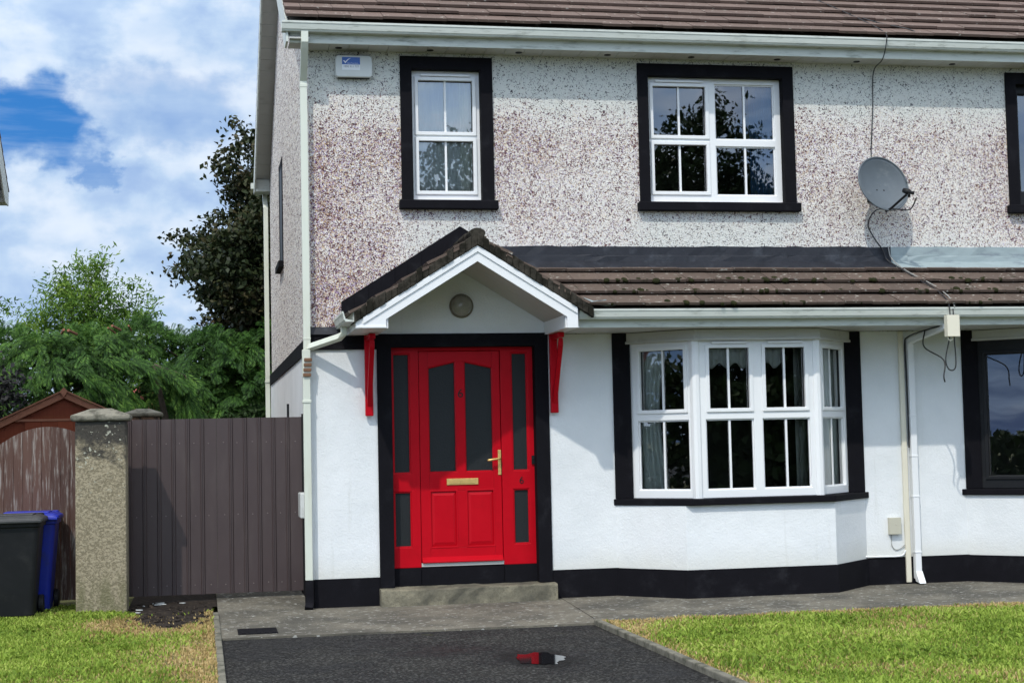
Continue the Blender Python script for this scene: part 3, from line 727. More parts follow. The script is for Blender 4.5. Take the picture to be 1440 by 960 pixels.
    mb = MB(); mb.box(-.2154, -.001, 9.02, 9.36, 5.602, 5.79); mb.build('eave_box', 'gutter', h)
    mb = MB(); mb.prism([(9.362+d, 5.698+v) for d, v in gutter_profile()], 'x', -.28, X1-.001); mb.build('rear_gutter', 'gutter', h)

house = thing('semi_detached_house', 'pebbledashed two-storey house with red front door, gabled porch and white framed windows', 'house')
build_half(house, True)
MB.MIR = MIRX
house2 = thing('semi_detached_house', 'attached neighbouring house at the right edge with black window frames and pale flashing', 'house', (MIRX, 0, 0))
OFF[house2.name] = Vector((MIRX, 0, 0))
build_half(house2, False)
MB.MIR = None

# ------------------------------------------------------------------ front door, porch
mb = MB(); e = .003
mb.panel(.646, 2.412, .17, 2.715, [(.79+e, 2.272-e, -1, 2.583-e)], -.046, .16); mb.build('door_surround', 'black_paint', house, bevel=.006)
mb = MB(); mb.box(.785, 1.075, .068, .3, .165, .352); mb.box(1.075, 1.935, .085, .3, .165, .358); mb.box(1.935, 2.28, .068, .3, .165, .352); mb.build('door_plinth', 'black_paint', house, bevel=.004)
mb = MB()
holes = [(.815, .990, 1.305, 2.520), (.815, .990, .560, 1.120), (2.043, 2.210, 1.305, 2.520), (2.043, 2.210, .560, 1.120), (1.082, 1.930, -1, 2.545)]
mb.panel(.788, 2.274, .353, 2.585, holes, .08, .16)
frame = mb.build('door_frame', 'red', house, bevel=.006)
for a, b, c, d in holes[:4]:
    mb = MB(); mb.panel(a-.002, b+.002, c-.002, d+.002, [(a+.012, b-.012, c+.012, d-.012)], .088, .11); mb.build('glazing_bead', 'red', frame, bevel=.004)
    mb = MB(); mb.box(a, b, .108, .116, c, d); mb.build('side_pane', 'obscure', frame)
mb = MB()      # leaf: stiles, rails and the two panes with sloping heads
x0, x1 = 1.087, 1.925; zb, zt = .408, 2.541; ga = (1.180, 1.462); gb = (1.556, 1.846); zg0 = 1.308
y0, y1 = .092, .140
mb.box(x0, ga[0], y0, y1, zb, zt); mb.box(gb[1], x1, y0, y1, zb, zt); mb.box(ga[1], gb[0], y0, y1, zg0-.19, 2.436)
mb.box(ga[0], gb[1], y0+.0005, y1, 1.125, zg0); mb.box(ga[0], gb[1], y0+.0005, y1, zb, .545)
mb.box(ga[1]+.0, gb[0], y0+.0006, y1, .545, 1.118)
mb.prism([(ga[0], 2.372), (ga[1], 2.436), (gb[0], 2.436), (gb[1], 2.372), (gb[1], zt), (ga[0], zt)], 'y', y0+.0004, y1)
door = mb.build('front_door', 'red', house, bevel=.004)
for g in (ga, gb):
    l = g is ga
    za, zc = (2.372, 2.436) if l else (2.436, 2.372)
    mb = MB(); mb.prism([(g[0], zg0), (g[1], zg0), (g[1], zc), (g[0], za)], 'y', .122, .130); mb.build('pane', 'obscure', door)
    mb = MB()
    for (p, q) in (((g[0], zg0), (g[1], zg0)), ((g[1], zg0), (g[1], zc)), ((g[1], zc), (g[0], za)), ((g[0], za), (g[0], zg0))):
        mb.tube([(p[0], .110, p[1]), (q[0], .110, q[1])], .010, 6)
    mb.build('glazing_bead', 'red', door)
    mb = MB(); a, b = (1.180, 1.462) if l else (1.556, 1.846)
    mb.add([(a,.112,.545),(b,.112,.545),(b,.112,1.125),(a,.112,1.125),(a+.045,.096,.60),(b-.045,.096,.60),(b-.045,.096,1.072),(a+.045,.096,1.072)],
           [(4,5,6,7),(0,1,5,4),(1,2,6,5),(2,3,7,6),(3,0,4,7)])
    mb.panel(a-.004, b+.004, .541, 1.129, [(a+.012, b-.012, .557, 1.113)], .089, .112)
    mb.build('door_panel', 'red', door, bevel=.003)
mb = MB(); mb.prism([(.052, .398), (.052, .412), (.092, .455), (.12, .455), (.12, .398)], 'x', 1.09, 1.922); mb.build('weather_bar', 'red', door, bevel=.003)
mb = MB(); mb.box(1.082, 1.93, .075, .16, .359, .396); mb.build('threshold', 'soffit', frame, bevel=.004)
mb = MB(); mb.box(1.355, 1.680, .082, .0918, 1.178, 1.242); mb.box(1.385, 1.650, .078, .0819, 1.190, 1.230); mb.build('letterbox', 'brass', door, bevel=.003)
mb = MB(); mb.box(1.890, 1.922, .084, .0918, 1.268, 1.522); mb.build('handle_plate', 'brass', door, bevel=.003)
mb = MB(); mb.tube([(1.906, .09, 1.435), (1.906, .04, 1.435), (1.895, .032, 1.435), (1.84, .032, 1.428), (1.785, .034, 1.420), (1.772, .038, 1.418)], [.010, .010, .011, .011, .013, .008], 9); mb.build('handle', 'brass', door, smooth=True)
text_mesh('number', '6', .125, (1.513, .089, 2.105), door, 'black_plastic')
text_mesh('number', '6', .100, (2.130, .077, 1.205), frame, 'black_plastic')
mb = MB(); mb.box(2.240, 2.268, .062, .0798, 1.370, 1.458); mb.lathe([(.009, 0), (.009, .004), (.005, .006)], (2.254, .062, 1.425), (0, -1, 0), 12); mb.build('door_bell', 'black_plastic', frame)
# doorstep
mb = MB(); nx = 22; rnd = random.Random(4); vs = []; fs = []
prof = [(-.185, -.08), (-.180, .03), (-.178, .10), (-.170, .150), (-.150, .166), (.02, .170), (.10, .171)]
for i in range(nx+1):
    x = .638+(2.43-.638)*i/nx
    for y, z in prof: vs.append((x, y+rnd.uniform(-.006, .006), z+(rnd.uniform(-.005, .004) if z > -.05 else 0)))
K = len(prof)
for i in range(nx):
    for k in range(K-1): fs.append((i*K+k, (i+1)*K+k, (i+1)*K+k+1, i*K+k+1))
vs += [(.638, .1, -.08), (2.43, .1, -.08)]; b0 = len(vs)-2
fs += [tuple([b0]+[k for k in range(K-1, -1, -1)]), tuple([b0+1]+[nx*K+k for k in range(K)])]
mb.add(vs, fs); mb.build('doorstep', 'step', house, smooth=False)

PX, PZ, PS, PY = 1.525, 3.488, .62, -1.0            # porch apex, top of barge board, slope, front
def pz(x, dz=0): return PZ-PS*abs(x-PX)+dz
mb = MB(); mb.prism([(.655, 2.701), (2.55, 2.701), (2.55, 2.86), (PX, 3.56), (.50, 2.87), (.50, 2.714), (.655, 2.714)], 'y', -.019, .0); mb.build('porch_gable_panel', 'white_wall', house)
L0, R0 = .395, 2.505
mb = MB()
top = [(L0, pz(L0)), (PX, PZ), (R0, pz(R0))]
inner = [(2.395, PZ-.150-PS*(2.395-PX)), (PX, PZ-.150), (.635, PZ-.150-PS*(PX-.635))]
mb.prism([(.345, 2.70), (.345, 2.80)]+top+[(2.505, 2.692), (2.395, 2.692)]+inner+[(.635, 2.70)], 'y', PY-.022, PY)
mb.build('barge_board', 'upvc', house, bevel=.003)
mb = MB()
for s_ in (-1, 1):      # narrow upper moulding on the barge board
    xe = L0+.02 if s_ < 0 else R0-.01
    mb.hexa([(PX, PY-.036, PZ-.055), (xe, PY-.036, pz(xe, -.055)), (xe, PY-.0225, pz(xe, -.055)), (PX, PY-.0225, PZ-.055), (PX, PY-.036, PZ+.004), (xe, PY-.036, pz(xe, .004)), (xe, PY-.0225, pz(xe, .004)), (PX, PY-.0225, PZ+.004)])
mb.box(.350, .636, PY-.030, PY-.0225, 2.706, 2.722); mb.build('barge_moulding', 'upvc', house)
mb = MB()               # underside boards
for s_ in (-1, 1):
    xe = .62 if s_ < 0 else 2.381
    for k in range(6):
        ya, yb = PY+.002+k*.163, PY+.160+k*.163
        zi = PZ-.135; ze = zi-PS*abs(xe-PX)
        mb.hexa([(PX, ya, zi), (xe, ya, ze), (xe, yb, ze), (PX, yb, zi), (PX, ya, zi+.012), (xe, ya, ze+.012), (xe, yb, ze+.012), (PX, yb, zi+.012)])
mb.build('porch_soffit', 'soffit', house)
mb = MB(); mb.box(.346, .640, PY+.001, -.042, 2.702, 2.716); mb.box(.346, .36, PY+.001, -.042, 2.7165, 2.83); mb.box(.6405, .655, PY+.001, -.042, 2.702, 2.80); mb.build('porch_eave_box', 'upvc', house); mb = MB(); mb.box(2.382, 2.3945, PY+.001, -.022, 2.694, 2.86); mb.box(2.3946, 2.52, PY+.001, -.022, 2.694, 2.706)
mb.build('porch_eave_box', 'upvc', house)
mb = MB()
for s_ in (-1, 1):      # porch tiles, courses parallel to the ridge
    xe = .30 if s_ < 0 else 2.86
    Hs = abs(xe-PX)*math.sqrt(1+PS*PS); us = Vector((-s_, 0, PS)).normalized(); z0 = PZ+.085-PS*abs(xe-PX)
    kp = (lambda c: True) if s_ < 0 else (lambda c: c.z > 2.875+(c.y+.985)*.536-.10 and not (c.x > 2.58 and c.y < -.60))
    tile_rows(mb, (xe, PY-.045, z0), (0, 1, 0), us, 1.02, Hs, .298, .297, keep=kp, seed=21+s_, stagger=False)
pr = mb.build('porch_roof', 'tiles_low', house)
mb = MB(); rnd = random.Random(5)        # thick mossy verge under the tile edge, ragged
for s_ in (-1, 1):
    xe = .33 if s_ < 0 else 2.66; n = 20
    for k in range(n):
        a = PX+(xe-PX)*k/n; b = PX+(xe-PX)*(k+1)/n; yf = PY-.040-rnd.uniform(0, .018)
        za, zb_ = pz(a), pz(b); t = .115+.014*math.sin(k*.9+s_)+.010*math.sin(k*2.3)+rnd.uniform(-.008, .008)
        mb.hexa([(a, yf, za+.004), (b, yf, zb_+.004), (b, PY+.35, zb_+.004), (a, PY+.35, za+.004), (a, yf, za+t), (b, yf, zb_+t), (b, PY+.35, zb_+.09), (a, PY+.35, za+.09)])
mb.build('verge', 'verge', pr, bevel=.008)
mb = MB()
for k in range(3):
    ya = PY-.05+k*.345; r_ = .070+.006*(k % 2)
    pts = [(PX+r_*math.cos(t)*1.15, PZ+.120+r_*.75*math.sin(t)) for t in [math.pi*i/8 for i in range(9)]]
    mb.prism(pts+[(PX-.05, PZ+.06), (PX+.05, PZ+.06)], 'y', ya, ya+.338)
mb.build('ridge', 'verge', pr, bevel=.008)
mb = MB(); rnd = random.Random(15)       # lead flashing up the wall along the porch slopes
for a, b in ((.30, PX), (PX, 2.30)):
    n = 9
    for k in range(n):
        xa = a+(b-a)*k/n; xb = a+(b-a)*(k+1)/n; za = 3.815-.63*abs(xa-PX); zc = 3.815-.63*abs(xb-PX)
        o_ = rnd.uniform(-.006, .004)
        mb.hexa([(xa, -.030+o_, za-.24), (xb, -.030+o_, zc-.24), (xb, .01, zc-.24), (xa, .01, za-.24), (xa, -.026+o_, za), (xb, -.026+o_, zc), (xb, .01, zc), (xa, .01, za)])
mb.build('porch_flashing', 'black_paint', pr)
mb = MB(); mb.add([(-.03, -.06, 2.714), (.42, -.06, 2.714), (.42, .005, 2.80), (-.03, .005, 2.80), (-.03, -.002, 2.713), (.42, -.002, 2.713)], [(0,1,2,3),(0,4,5,1),(0,3,4),(1,5,2)]); mb.build('band_capping', 'lead', house)
# crumpled pale valley lining at the junction with the lean-to
mb = MB(); rnd = random.Random(2); vs = []; fs = []; n = 9
for i in range(n+1):
    f = i/n; x = 2.60+.24*f+rnd.uniform(-.02, .02); y = -.98+.10*f
    vs += [(x-.10, y, 2.99-.05*f+rnd.uniform(-.012, .02)), (x+.03, y-.03, 2.955-.05*f+rnd.uniform(-.012, .012)), (x+.12, y, 2.97-.05*f+rnd.uniform(-.01, .02))]
for i in range(n):
    for k in range(2): fs.append((i*3+k, i*3+k+1, i*3+k+4, i*3+k+3))
mb.add(vs, fs); vl = mb.build('valley_lining', 'lead_pale', pr); so = vl.modifiers.new('t', 'SOLIDIFY'); so.thickness = .006
# gutter along the porch's left eave, with the pipe that crosses to the corner
mb = MB(); gp = gutter_profile(); mb.prism([(.335-d, 2.765+v) for d, v in gp], 'y', PY-.02, -.03); mb.build('porch_gutter', 'gutter', house)
mb = MB(); mb.sqtube([(.29, -.36, 2.80), (.29, -.36, 2.70), (.25, -.33, 2.665), (-.02, -.11, 2.585), (-.06, -.095, 2.56), (-.065, -.09, 2.42)], .062, .055)
mb.build('porch_downpipe', 'pipe', house, bevel=.004)
for xb in (.560, 2.462):
    w_ = .040
    mb = MB(); mb.box(xb-w_, xb+w_, -.092, -.047, 1.890, 2.700)
    mb.box(xb-w_*.8, xb+w_*.8, -.45, -.0925, 2.640, 2.693)
    mb.hexa([(xb-w_*.62, -.093, 1.98), (xb+w_*.62, -.093, 1.98), (xb+w_*.62, -.093, 2.06), (xb-w_*.62, -.093, 2.06), (xb-w_*.62, -.43, 2.56), (xb+w_*.62, -.43, 2.56), (xb+w_*.62, -.43, 2.639), (xb-w_*.62, -.43, 2.639)])
    mb.build('porch_bracket', 'red', house, bevel=.008)

# ------------------------------------------------------------------ downpipes (parts of the house)
mb = MB(); mb.sqtube([(-.055, -.36, 5.71), (-.055, -.36, 5.60), (-.055, -.33, 5.56), (-.055, -.12, 5.31), (-.055, -.085, 5.27), (-.055, -.085, 5.22)], .072, .06)
mb.box(-.090, -.020, -.118, -.052, 2.57, 5.26); mb.box(-.094, -.016, -.122, -.048, 5.20, 5.235); mb.box(-.093, -.017, -.121, -.049, 2.66, 2.68); dp = mb.build('downpipe', 'pipe', house, bevel=.004)
mb = MB(); mb.box(-.100, -.028, -.130, -.062, .285, 2.30); mb.box(-.108, -.02, -.138, -.055, 2.03, 2.06); mb.box(-.104, -.024, -.134, -.058, 2.29, 2.56); mb.build('downpipe', 'pipe', house, bevel=.004)
mb = MB()
for k in range(4): mb.box(-.100+.004*k, -.022+.004*k, -.152, -.10, 2.29+.05*k, 2.325+.05*k)
mb.build('rusted_clip', 'rust', house, bevel=.006)
mb = MB(); mb.box(-.102, -.022, -.132, -.04, .10, .284); mb.sqtube([(-.062, -.09, .12), (-.062, -.10, .05), (-.075, -.15, .0)], .082, .08); mb.build('pipe_shoe', 'black_paint', house, bevel=.006)
mb = MB(); mb.box(-.10, -.03, 9.02, 9.09, .0, 5.35); mb.sqtube([(-.065, 9.44, 5.70), (-.065, 9.42, 5.60), (-.065, 9.08, 5.36), (-.065, 9.055, 5.30)], .07, .07); mb.box(-.106, -.024, 9.01, 9.1, 2.60, 2.64); mb.build('rear_downpipe', 'pipe', house, bevel=.004)
mb = MB(); mb.sqtube([(6.42, -.93, 2.80), (6.42, -.93, 2.72), (6.415, -.90, 2.69), (6.39, -.16, 2.60), (6.385, -.09, 2.58), (6.385, -.075, 2.52)], .062, .055)
mb.box(6.352, 6.420, -.104, -.040, .06, 2.56)
for zc in (2.36, 1.78, 1.35, .92, .33): mb.box(6.348, 6.424, -.108, -.035, zc, zc+.022)
mb.hexa([(6.35, -.19, .015), (6.424, -.19, .015), (6.424, -.09, .03), (6.35, -.09, .03), (6.35, -.106, .14), (6.424, -.106, .14), (6.424, -.04, .14), (6.35, -.04, .14)])
mb.build('downpipe', 'upvc', house, bevel=.004)
mb = MB(); mb.box(6.268, 6.325, -.055, -.0205, .02, 2.70); mb.build('pipe_casing', 'cream_box', house, bevel=.006)
# window in the gable wall and black soil pipe stub
T = Matrix(((0, -1, 0, 0), (1, 0, 0, 0), (0, 0, 1, 0), (0, 0, 0, 1)))
mb = MB(T); mb.panel(5.15, 6.0, 4.05, 5.45, [(5.22, 5.93, 4.12, 5.36)], .0, .0) if False else None
mb = MB(); mb.box(-.010, .004, 5.15, 5.24, 4.06, 5.45); mb.box(-.010, .004, 5.91, 6.0, 4.06, 5.45); mb.box(-.0095, .004, 5.24, 5.91, 5.36, 5.4495)
gw = mb.build('gable_window', 'black_paint', house)
mb = MB(); mb.box(-.005, .003, 5.241, 5.909, 4.06, 5.359); mb.build('pane', 'obscure', gw)
mb = MB(); mb.box(-.07, .004, 5.10, 6.05, 3.98, 4.058); mb.build('sill', 'black_paint', gw)

# ------------------------------------------------------------------ small things on the walls
al = thing('alarm_box', 'grey alarm box with blue tick label high on the wall under the eave', 'alarm box', (.457, 0, 5.32))
mb = MB(); cx, cz = .457, 5.437
def rr(wd, ht, r, n=5):
    pts = []
    for sx_, sz_, a0 in ((1, 1, 0), (-1, 1, 90), (-1, -1, 180), (1, -1, 270)):
        for k in range(n+1):
            a = R(a0+90*k/n); pts.append((cx+sx_*(wd-r)+r*math.cos(a), cz+sz_*(ht-r)+r*math.sin(a)))
    return pts
mb.prism([(x, z+(.006*math.cos((x-cx)*14) if z > cz else .012*math.cos((x-cx)*15)+.004)) for x, z in rr(.187, .112, .035)], 'y', -.085, -.012); mb.build('cover', 'alarm', al, bevel=.010)
mb = MB(); mb.prism(rr(.180, .118, .03), 'y', -.055, .01); mb.build('backplate', 'label_blue' if False else 'black_plastic', al)
mb = MB(); mb.box(cx-.120, cx+.062, -.0875, -.0856, cz+.012, cz+.087); mb.build('label_panel', 'label_blue', al)
mb = MB(); mb.box(cx-.120, cx+.062, -.0875, -.0856, cz-.045, cz+.011); mb.build('phone_panel', 'label_white', al)
mb = MB(); mb.prism([(cx-.108, cz+.050), (cx-.098, cz+.052), (cx-.087, cz+.040), (cx-.060, cz+.066), (cx-.030, cz+.077), (cx-.058, cz+.058), (cx-.086, cz+.022)], 'y', -.0895, -.0876); mb.build('tick_mark', 'label_white', al)
text_mesh('lettering', 'Home Time Alarms', .0165, (cx-.012, -.0885, cz+.024), al, 'label_white', .0006, .86)
text_mesh('phone_number', '1890 911 777', .031, (cx-.029, -.0885, cz-.010), al, 'label_ink', .0006, .92)

pl = thing('porch_lamp', 'round bulkhead lamp with glass dome on the white wall over the front door', 'lamp', (1.52, -.02, 2.995))
mb = MB(); mb.lathe([(.105, 0), (.122, .0), (.124, .02), (.116, .034), (.090, .036)], (1.52, -.019, 2.995), (0, -1, 0), 32); mb.build('rim', 'dull_metal', pl, smooth=False)
mb = MB(); mb.lathe([(.108, .030), (.104, .050), (.085, .074), (.050, .092), (.012, .098)], (1.52, -.019, 2.995), (0, -1, 0), 32); mb.build('glass_dome', 'lampglass', pl, smooth=True)

jb = MB(); jb.box(6.086, 6.216, -.075, -.0205, .535, .710); jb.lathe([(.008, 0), (.008, .003), (.004, .004)], (6.155, -.075, .64), (0, -1, 0), 10)
tag(jb.build('junction_box', 'beige_box', None, bevel=.008), 'small beige utility box low on the white wall beside the bay', 'utility box')
jb = MB(); jb.box(6.335, 6.470, -1.075, -1.0, 2.572, 2.790); jb.tube([(6.36, -1.03, 2.572), (6.36, -1.03, 2.545), (6.385, -1.03, 2.53), (6.41, -1.03, 2.545), (6.41, -1.03, 2.572)], .007)
tag(jb.build('terminal_box', 'cream_box', None, bevel=.01), 'cream plastic terminal box hanging from the lower gutter near the cables', 'terminal box')
jb = MB(); jb.box(-.098, -.021, .62, .98, .86, 1.12); tag(jb.build('meter_box', 'alarm', None, bevel=.012), 'white utility box on the side wall just behind the corner downpipe', 'utility box')

# satellite dish
ds = thing('satellite_dish', 'dark grey satellite dish bolted to the pebbledash between the upper windows', 'satellite dish', (6.0, -.02, 4.05))
dn = Vector((.20, -.95, .20)).normalized(); da = Vector((0, 0, 1)).cross(dn).normalized(); db = dn.cross(da); dc = Vector((6.03, -.30, 4.255))
prof = []; nr = 9
vs = []; fs = []; n = 48
for i in range(nr+1):
    r_ = i/nr
    for k in range(n):
        t = 2*math.pi*k/n; rx, ry = .305, .300
        rad = 1+.035*math.cos(2*t+1.2)-.04*math.sin(t)
        vs.append(dc+da*math.cos(t)*rx*r_*rad+db*math.sin(t)*ry*r_*rad+dn*(.075*r_*r_-.045))
for i in range(nr):
    for k in range(n): fs.append((i*n+k, i*n+(k+1) % n, (i+1)*n+(k+1) % n, (i+1)*n+k))
mb = MB(); mb.add(vs, fs); rim = [vs[nr*n+k] for k in range(n)]
mb.tube(rim+[rim[0]], .007, 6, False)
d_ = mb.build('reflector', 'dish', ds, smooth=True); so = d_.modifiers.new('t', 'SOLIDIFY'); so.thickness = .004; so.offset = 0
lnb = Vector((6.195, -.60, 4.12)); foot = dc-db*.30+da*.02+dn*.02
mb = MB(); mb.tube([foot-dn*.05, foot+dn*.04, lnb-Vector((.03, .0, .03))], .013, 8); mb.build('arm', 'black_plastic', ds)
mb = MB(); ax = (dc-lnb).normalized(); mb.tube([lnb+ax*.07, lnb+ax*.04, lnb-ax*.005, lnb-ax*.01, lnb-ax*.06], [.026, .030, .030, .018, .018], 12); mb.tube([lnb, lnb+Vector((0, 0, -.055))], .016, 8); mb.build('receiver', 'black_plastic', ds, smooth=True)
mb = MB(); mb.lathe([(.020, 0), (.022, .004), (.010, .010)], lnb+ax*.069, ax, 12); mb.build('receiver_cap', 'label_white', ds)
mb = MB(); mb.tube([dc-dn*.05, dc-dn*.05+Vector((-.05, .12, -.05)), Vector((6.03, -.01, 4.18))], .022, 8); mb.box(5.99, 6.09, -.014, .002, 4.10, 4.28); mb.build('mount', 'black_plastic', ds)
for s_ in (-1, 1):
    mb = MB(); c_ = dc+da*.045*s_-db*.06-dn*.041; mb.lathe([(.009, 0), (.009, .004), (.004, .006)], c_, dn, 10); mb.build('bolt', 'black_plastic', ds)

def cable(pts, r, mat, label, smooth_n=6):
    """Catmull-Rom through the points"""
    P = [Vector(p) for p in pts]; P = [P[0]*2-P[1]]+P+[P[-1]*2-P[-2]]; outp = []
    for i in range(1, len(P)-2):
        for k in range(smooth_n):
            t = k/smooth_n; a, b, c, d = P[i-1:i+3]
            outp.append(.5*((2*b)+(c-a)*t+(2*a-5*b+4*c-d)*t*t+(3*b-3*c+d-a)*t**3))
    outp.append(P[-2]); mb = MB(); mb.tube(outp, r, 6)
    return tag(mb.build('cable', mat, None, smooth=True), label, 'cable')
def rz(y): return 5.815+(y+.40)*RSL+.055
cable([(5.72, 1.05, rz(1.05)), (5.86, .55, rz(.55)), (5.98, .12, rz(.12)), (6.05, -.2, rz(-.2)), (6.08, -.425, 5.84), (6.08, -.435, 5.74), (6.085, -.31, 5.59), (6.10, -.04, 5.52), (6.085, -.024, 5.15), (6.05, -.024, 4.72), (6.03, -.05, 4.50), (5.98, -.08, 4.2)], .0058, 'cable', 'thin black cable running from the top roof over its gutter down to the satellite dish')
cable([(6.02, .12, rz(.12)), (6.18, -.1, rz(-.1)), (6.42, -.30, rz(-.30)), (6.5, -.40, 5.83)], .007, 'cable', 'short black cable lying on the upper roof tiles above the gutter')
cable([(6.28, -.60, 4.06), (6.24, -.52, 3.95), (6.14, -.42, 3.965), (6.06, -.3, 3.99), (5.98, -.2, 3.97), (5.97, -.05, 3.85), (6.05, -.03, 3.70), (6.13, -.045, 3.58), (6.17, -.06, 3.47), (6.24, -.20, 3.37), (6.33, -.45, 3.22), (6.40, -.70, 3.09), (6.39, -.96, 2.96), (6.40, -1.003, 2.86), (6.40, -1.0, 2.62), (6.36, -.96, 2.36), (6.39, -.95, 2.25), (6.45, -.95, 2.24), (6.47, -.96, 2.32), (6.45, -.98, 2.6), (6.44, -1.003, 2.86)], .007, 'cable', 'long black cable from the dish over the lower roof ending in a hanging loop')
cable([(6.20, -.03, 3.62), (6.22, -.07, 3.48), (6.30, -.25, 3.33), (6.45, -.6, 3.13), (6.46, -.9, 2.98), (6.46, -1.0, 2.88)], .0065, 'cable_grey', 'grey cable trailing down the lower roof tiles beside the black one')
cable([(6.45, -1.0, 2.70), (6.40, -.90, 2.70), (6.36, -.5, 2.675), (6.345, -.12, 2.63), (6.335, -.066, 2.55), (6.34, -.066, 2.2), (6.342, -.066, 1.6), (6.34, -.066, 1.45)], .0085, 'cable', 'thick black cable running along the lower soffit and down between the white pipes')
cable([(6.36, -.5, 2.67), (6.34, -.52, 2.5), (6.44, -.75, 2.35), (6.41, -.8, 2.18), (6.42, -.8, 2.12)], .0075, 'cable', 'loose black cable end dangling in front of the white wall')
cable([(6.12, -.03, .53), (6.12, -.03, .42), (6.16, -.03, .37), (6.22, -.03, .38), (6.27, -.035, .42)], .004, 'cable_grey', 'thin grey wire curling below the beige utility box')
cable([(5.80, -.042, .305), (6.05, -.042, .30), (6.22, -.042, .305), (6.268, -.045, .36)], .010, 'upvc', 'white cable clipped along the top of the black plinth beside the bay')

# ------------------------------------------------------------------ curtains
curtain('curtain', 1.06, 1.76, .157, 4.12, 5.40, 'net', 'pale net curtain filling the narrow upper window', 9, .008)
curtain('curtain', 1.57, 1.765, .135, 4.10, 5.42, 'curtain', 'pale drape at the right side of the narrow upper window', 4, .010)
curtain('curtain', 4.74, 5.04, .17, 4.10, 5.40, 'curtain_blue', 'blue curtain drawn aside in the wide upper window', 4, .025)
T, L = bayT(BW[0], BW[1])
curtain('curtain', .06, .40, .11, 1.0, 2.56, 'curtain', 'pale curtain gathered at the left side of the bay window', 5, .018, T=T, taper=.10)
curtain('curtain', 5.03, 5.22, -.16, 1.0, 2.56, 'curtain', 'pale curtain gathered towards the right of the bay window', 4, .025)
T, L = bayT(BW[2], BW[3])
curtain('curtain', .03, L-.05, .10, 1.0, 2.56, 'curtain', 'pale drape behind the narrow right side pane of the bay', 5, .014, T=T)
curtain('valance', 3.95, 4.80, -.43, 2.30, 2.56, 'curtain', 'scalloped valance across the top of the bay window', 9, .012, zcut=.06, cat='valance')

# ------------------------------------------------------------------ gate, pillars, bins, shed
gt = thing('metal_gate', 'brown ribbed metal gate between the roughcast pillar and the house', 'gate', (-.95, 1.2, 0))
gx0, gx1 = -1.965, -.040; GZ0, GZ1 = .075, 1.918; pitch_ = .1492
for nm, a, b in (('gate_leaf', gx0, -.938), ('gate_leaf', -.936, gx1)):
    mb = MB(); prof = []; x = -.937
    xs = sorted([-.937+pitch_*k for k in range(-8, 8)])
    prof.append((a, 1.20))
    for xr in xs:
        if a+.03 < xr < b-.03: prof += [(xr-.022, 1.20), (xr-.014, 1.184), (xr-.004, 1.184), (xr-.003, 1.192), (xr+.003, 1.192), (xr+.004, 1.184), (xr+.014, 1.184), (xr+.022, 1.20)]
    prof.append((b, 1.20))
    vs = [(x_, y_, z_) for z_ in (GZ0, GZ1) for x_, y_ in prof]; n = len(prof)
    mb.add(vs, [(i, i+1, n+i+1, n+i) for i in range(n-1)])
    mb.box(a, b, 1.2035, 1.24, GZ0, GZ1-.002)
    mb.build(nm, 'gate_metal', gt)
mb = MB(); mb.lathe([(.0065, 0), (.0065, .003), (.003, .005)], (0, 0, 0), (0, -1, 0), 8)
off0 = OFF[gt.name]; sc0 = None
xs = [-.937+pitch_*(k+.5) for k in range(-6, 6)]
for zz in (1.66, .90, .17):
    for xr in xs:
        if sc0 is None:
            sc0 = mb.build('screw', 'screw', None); sc0.parent = gt; s_ = sc0
        else: s_ = sc0.copy(); COL.objects.link(s_); s_.parent = gt
        s_.location = (xr-off0.x+random.uniform(-.012, .012), 1.1995-off0.y, zz+random.uniform(-.006, .006))
mb = MB(); mb.box(-.19, -.165, 1.23, 1.26, 1.70, 2.06); mb.build('bolt', 'black_plastic', gt)
mb = MB(); mb.box(-.036, -.0215, 1.17, 1.27, .03, 1.95); mb.build('hanging_post', 'black_plastic', gt)

def pillar(loc, wd, ht, capw, label, body_mat, ruin=False):
    p = thing('gate_pillar', label, 'pillar', loc); x, y, z = loc
    mb = MB(); n = 14; rnd = random.Random(int(x*10)); ring = []
    mb.box(x-wd/2, x+wd/2, y-wd/2, y+wd/2, z-.1, z+ht); mb.build('shaft', body_mat, p, bevel=.015)
    mb = MB(); c = capw/2; zt = z+ht+.002
    mb.add([(x-c*.94, y-c*.94, zt), (x+c*.94, y-c*.94, zt), (x+c*.94, y+c*.94, zt), (x-c*.94, y+c*.94, zt), (x-c, y-c, zt+.018), (x+c, y-c, zt+.018), (x+c, y+c, zt+.018), (x-c, y+c, zt+.018),
            (x-c, y-c, zt+.058), (x+c, y-c, zt+.058), (x+c, y+c, zt+.058), (x-c, y+c, zt+.058), (x-.10, y-.10, zt+.128), (x+.10, y-.10, zt+.128), (x+.10, y+.10, zt+.128), (x-.10, y+.10, zt+.128)],
           [(3,2,1,0), (12,13,14,15)]+[(i+4*k, (i+1) % 4+4*k, (i+1) % 4+4*k+4, i+4*k+4) for k in range(3) for i in range(4)])
    mb.build('capstone', 'capstone', p, bevel=.012); return p
pillar((-2.075, .53, 0), .49, 1.893, .575, 'tall roughcast gate pillar with stained top standing between the two gates', 'pillar')
pillar((-1.98, 9.7, 0), .50, 2.115, .60, 'crumbling stone pillar rising behind the brown metal gate', 'rubble')

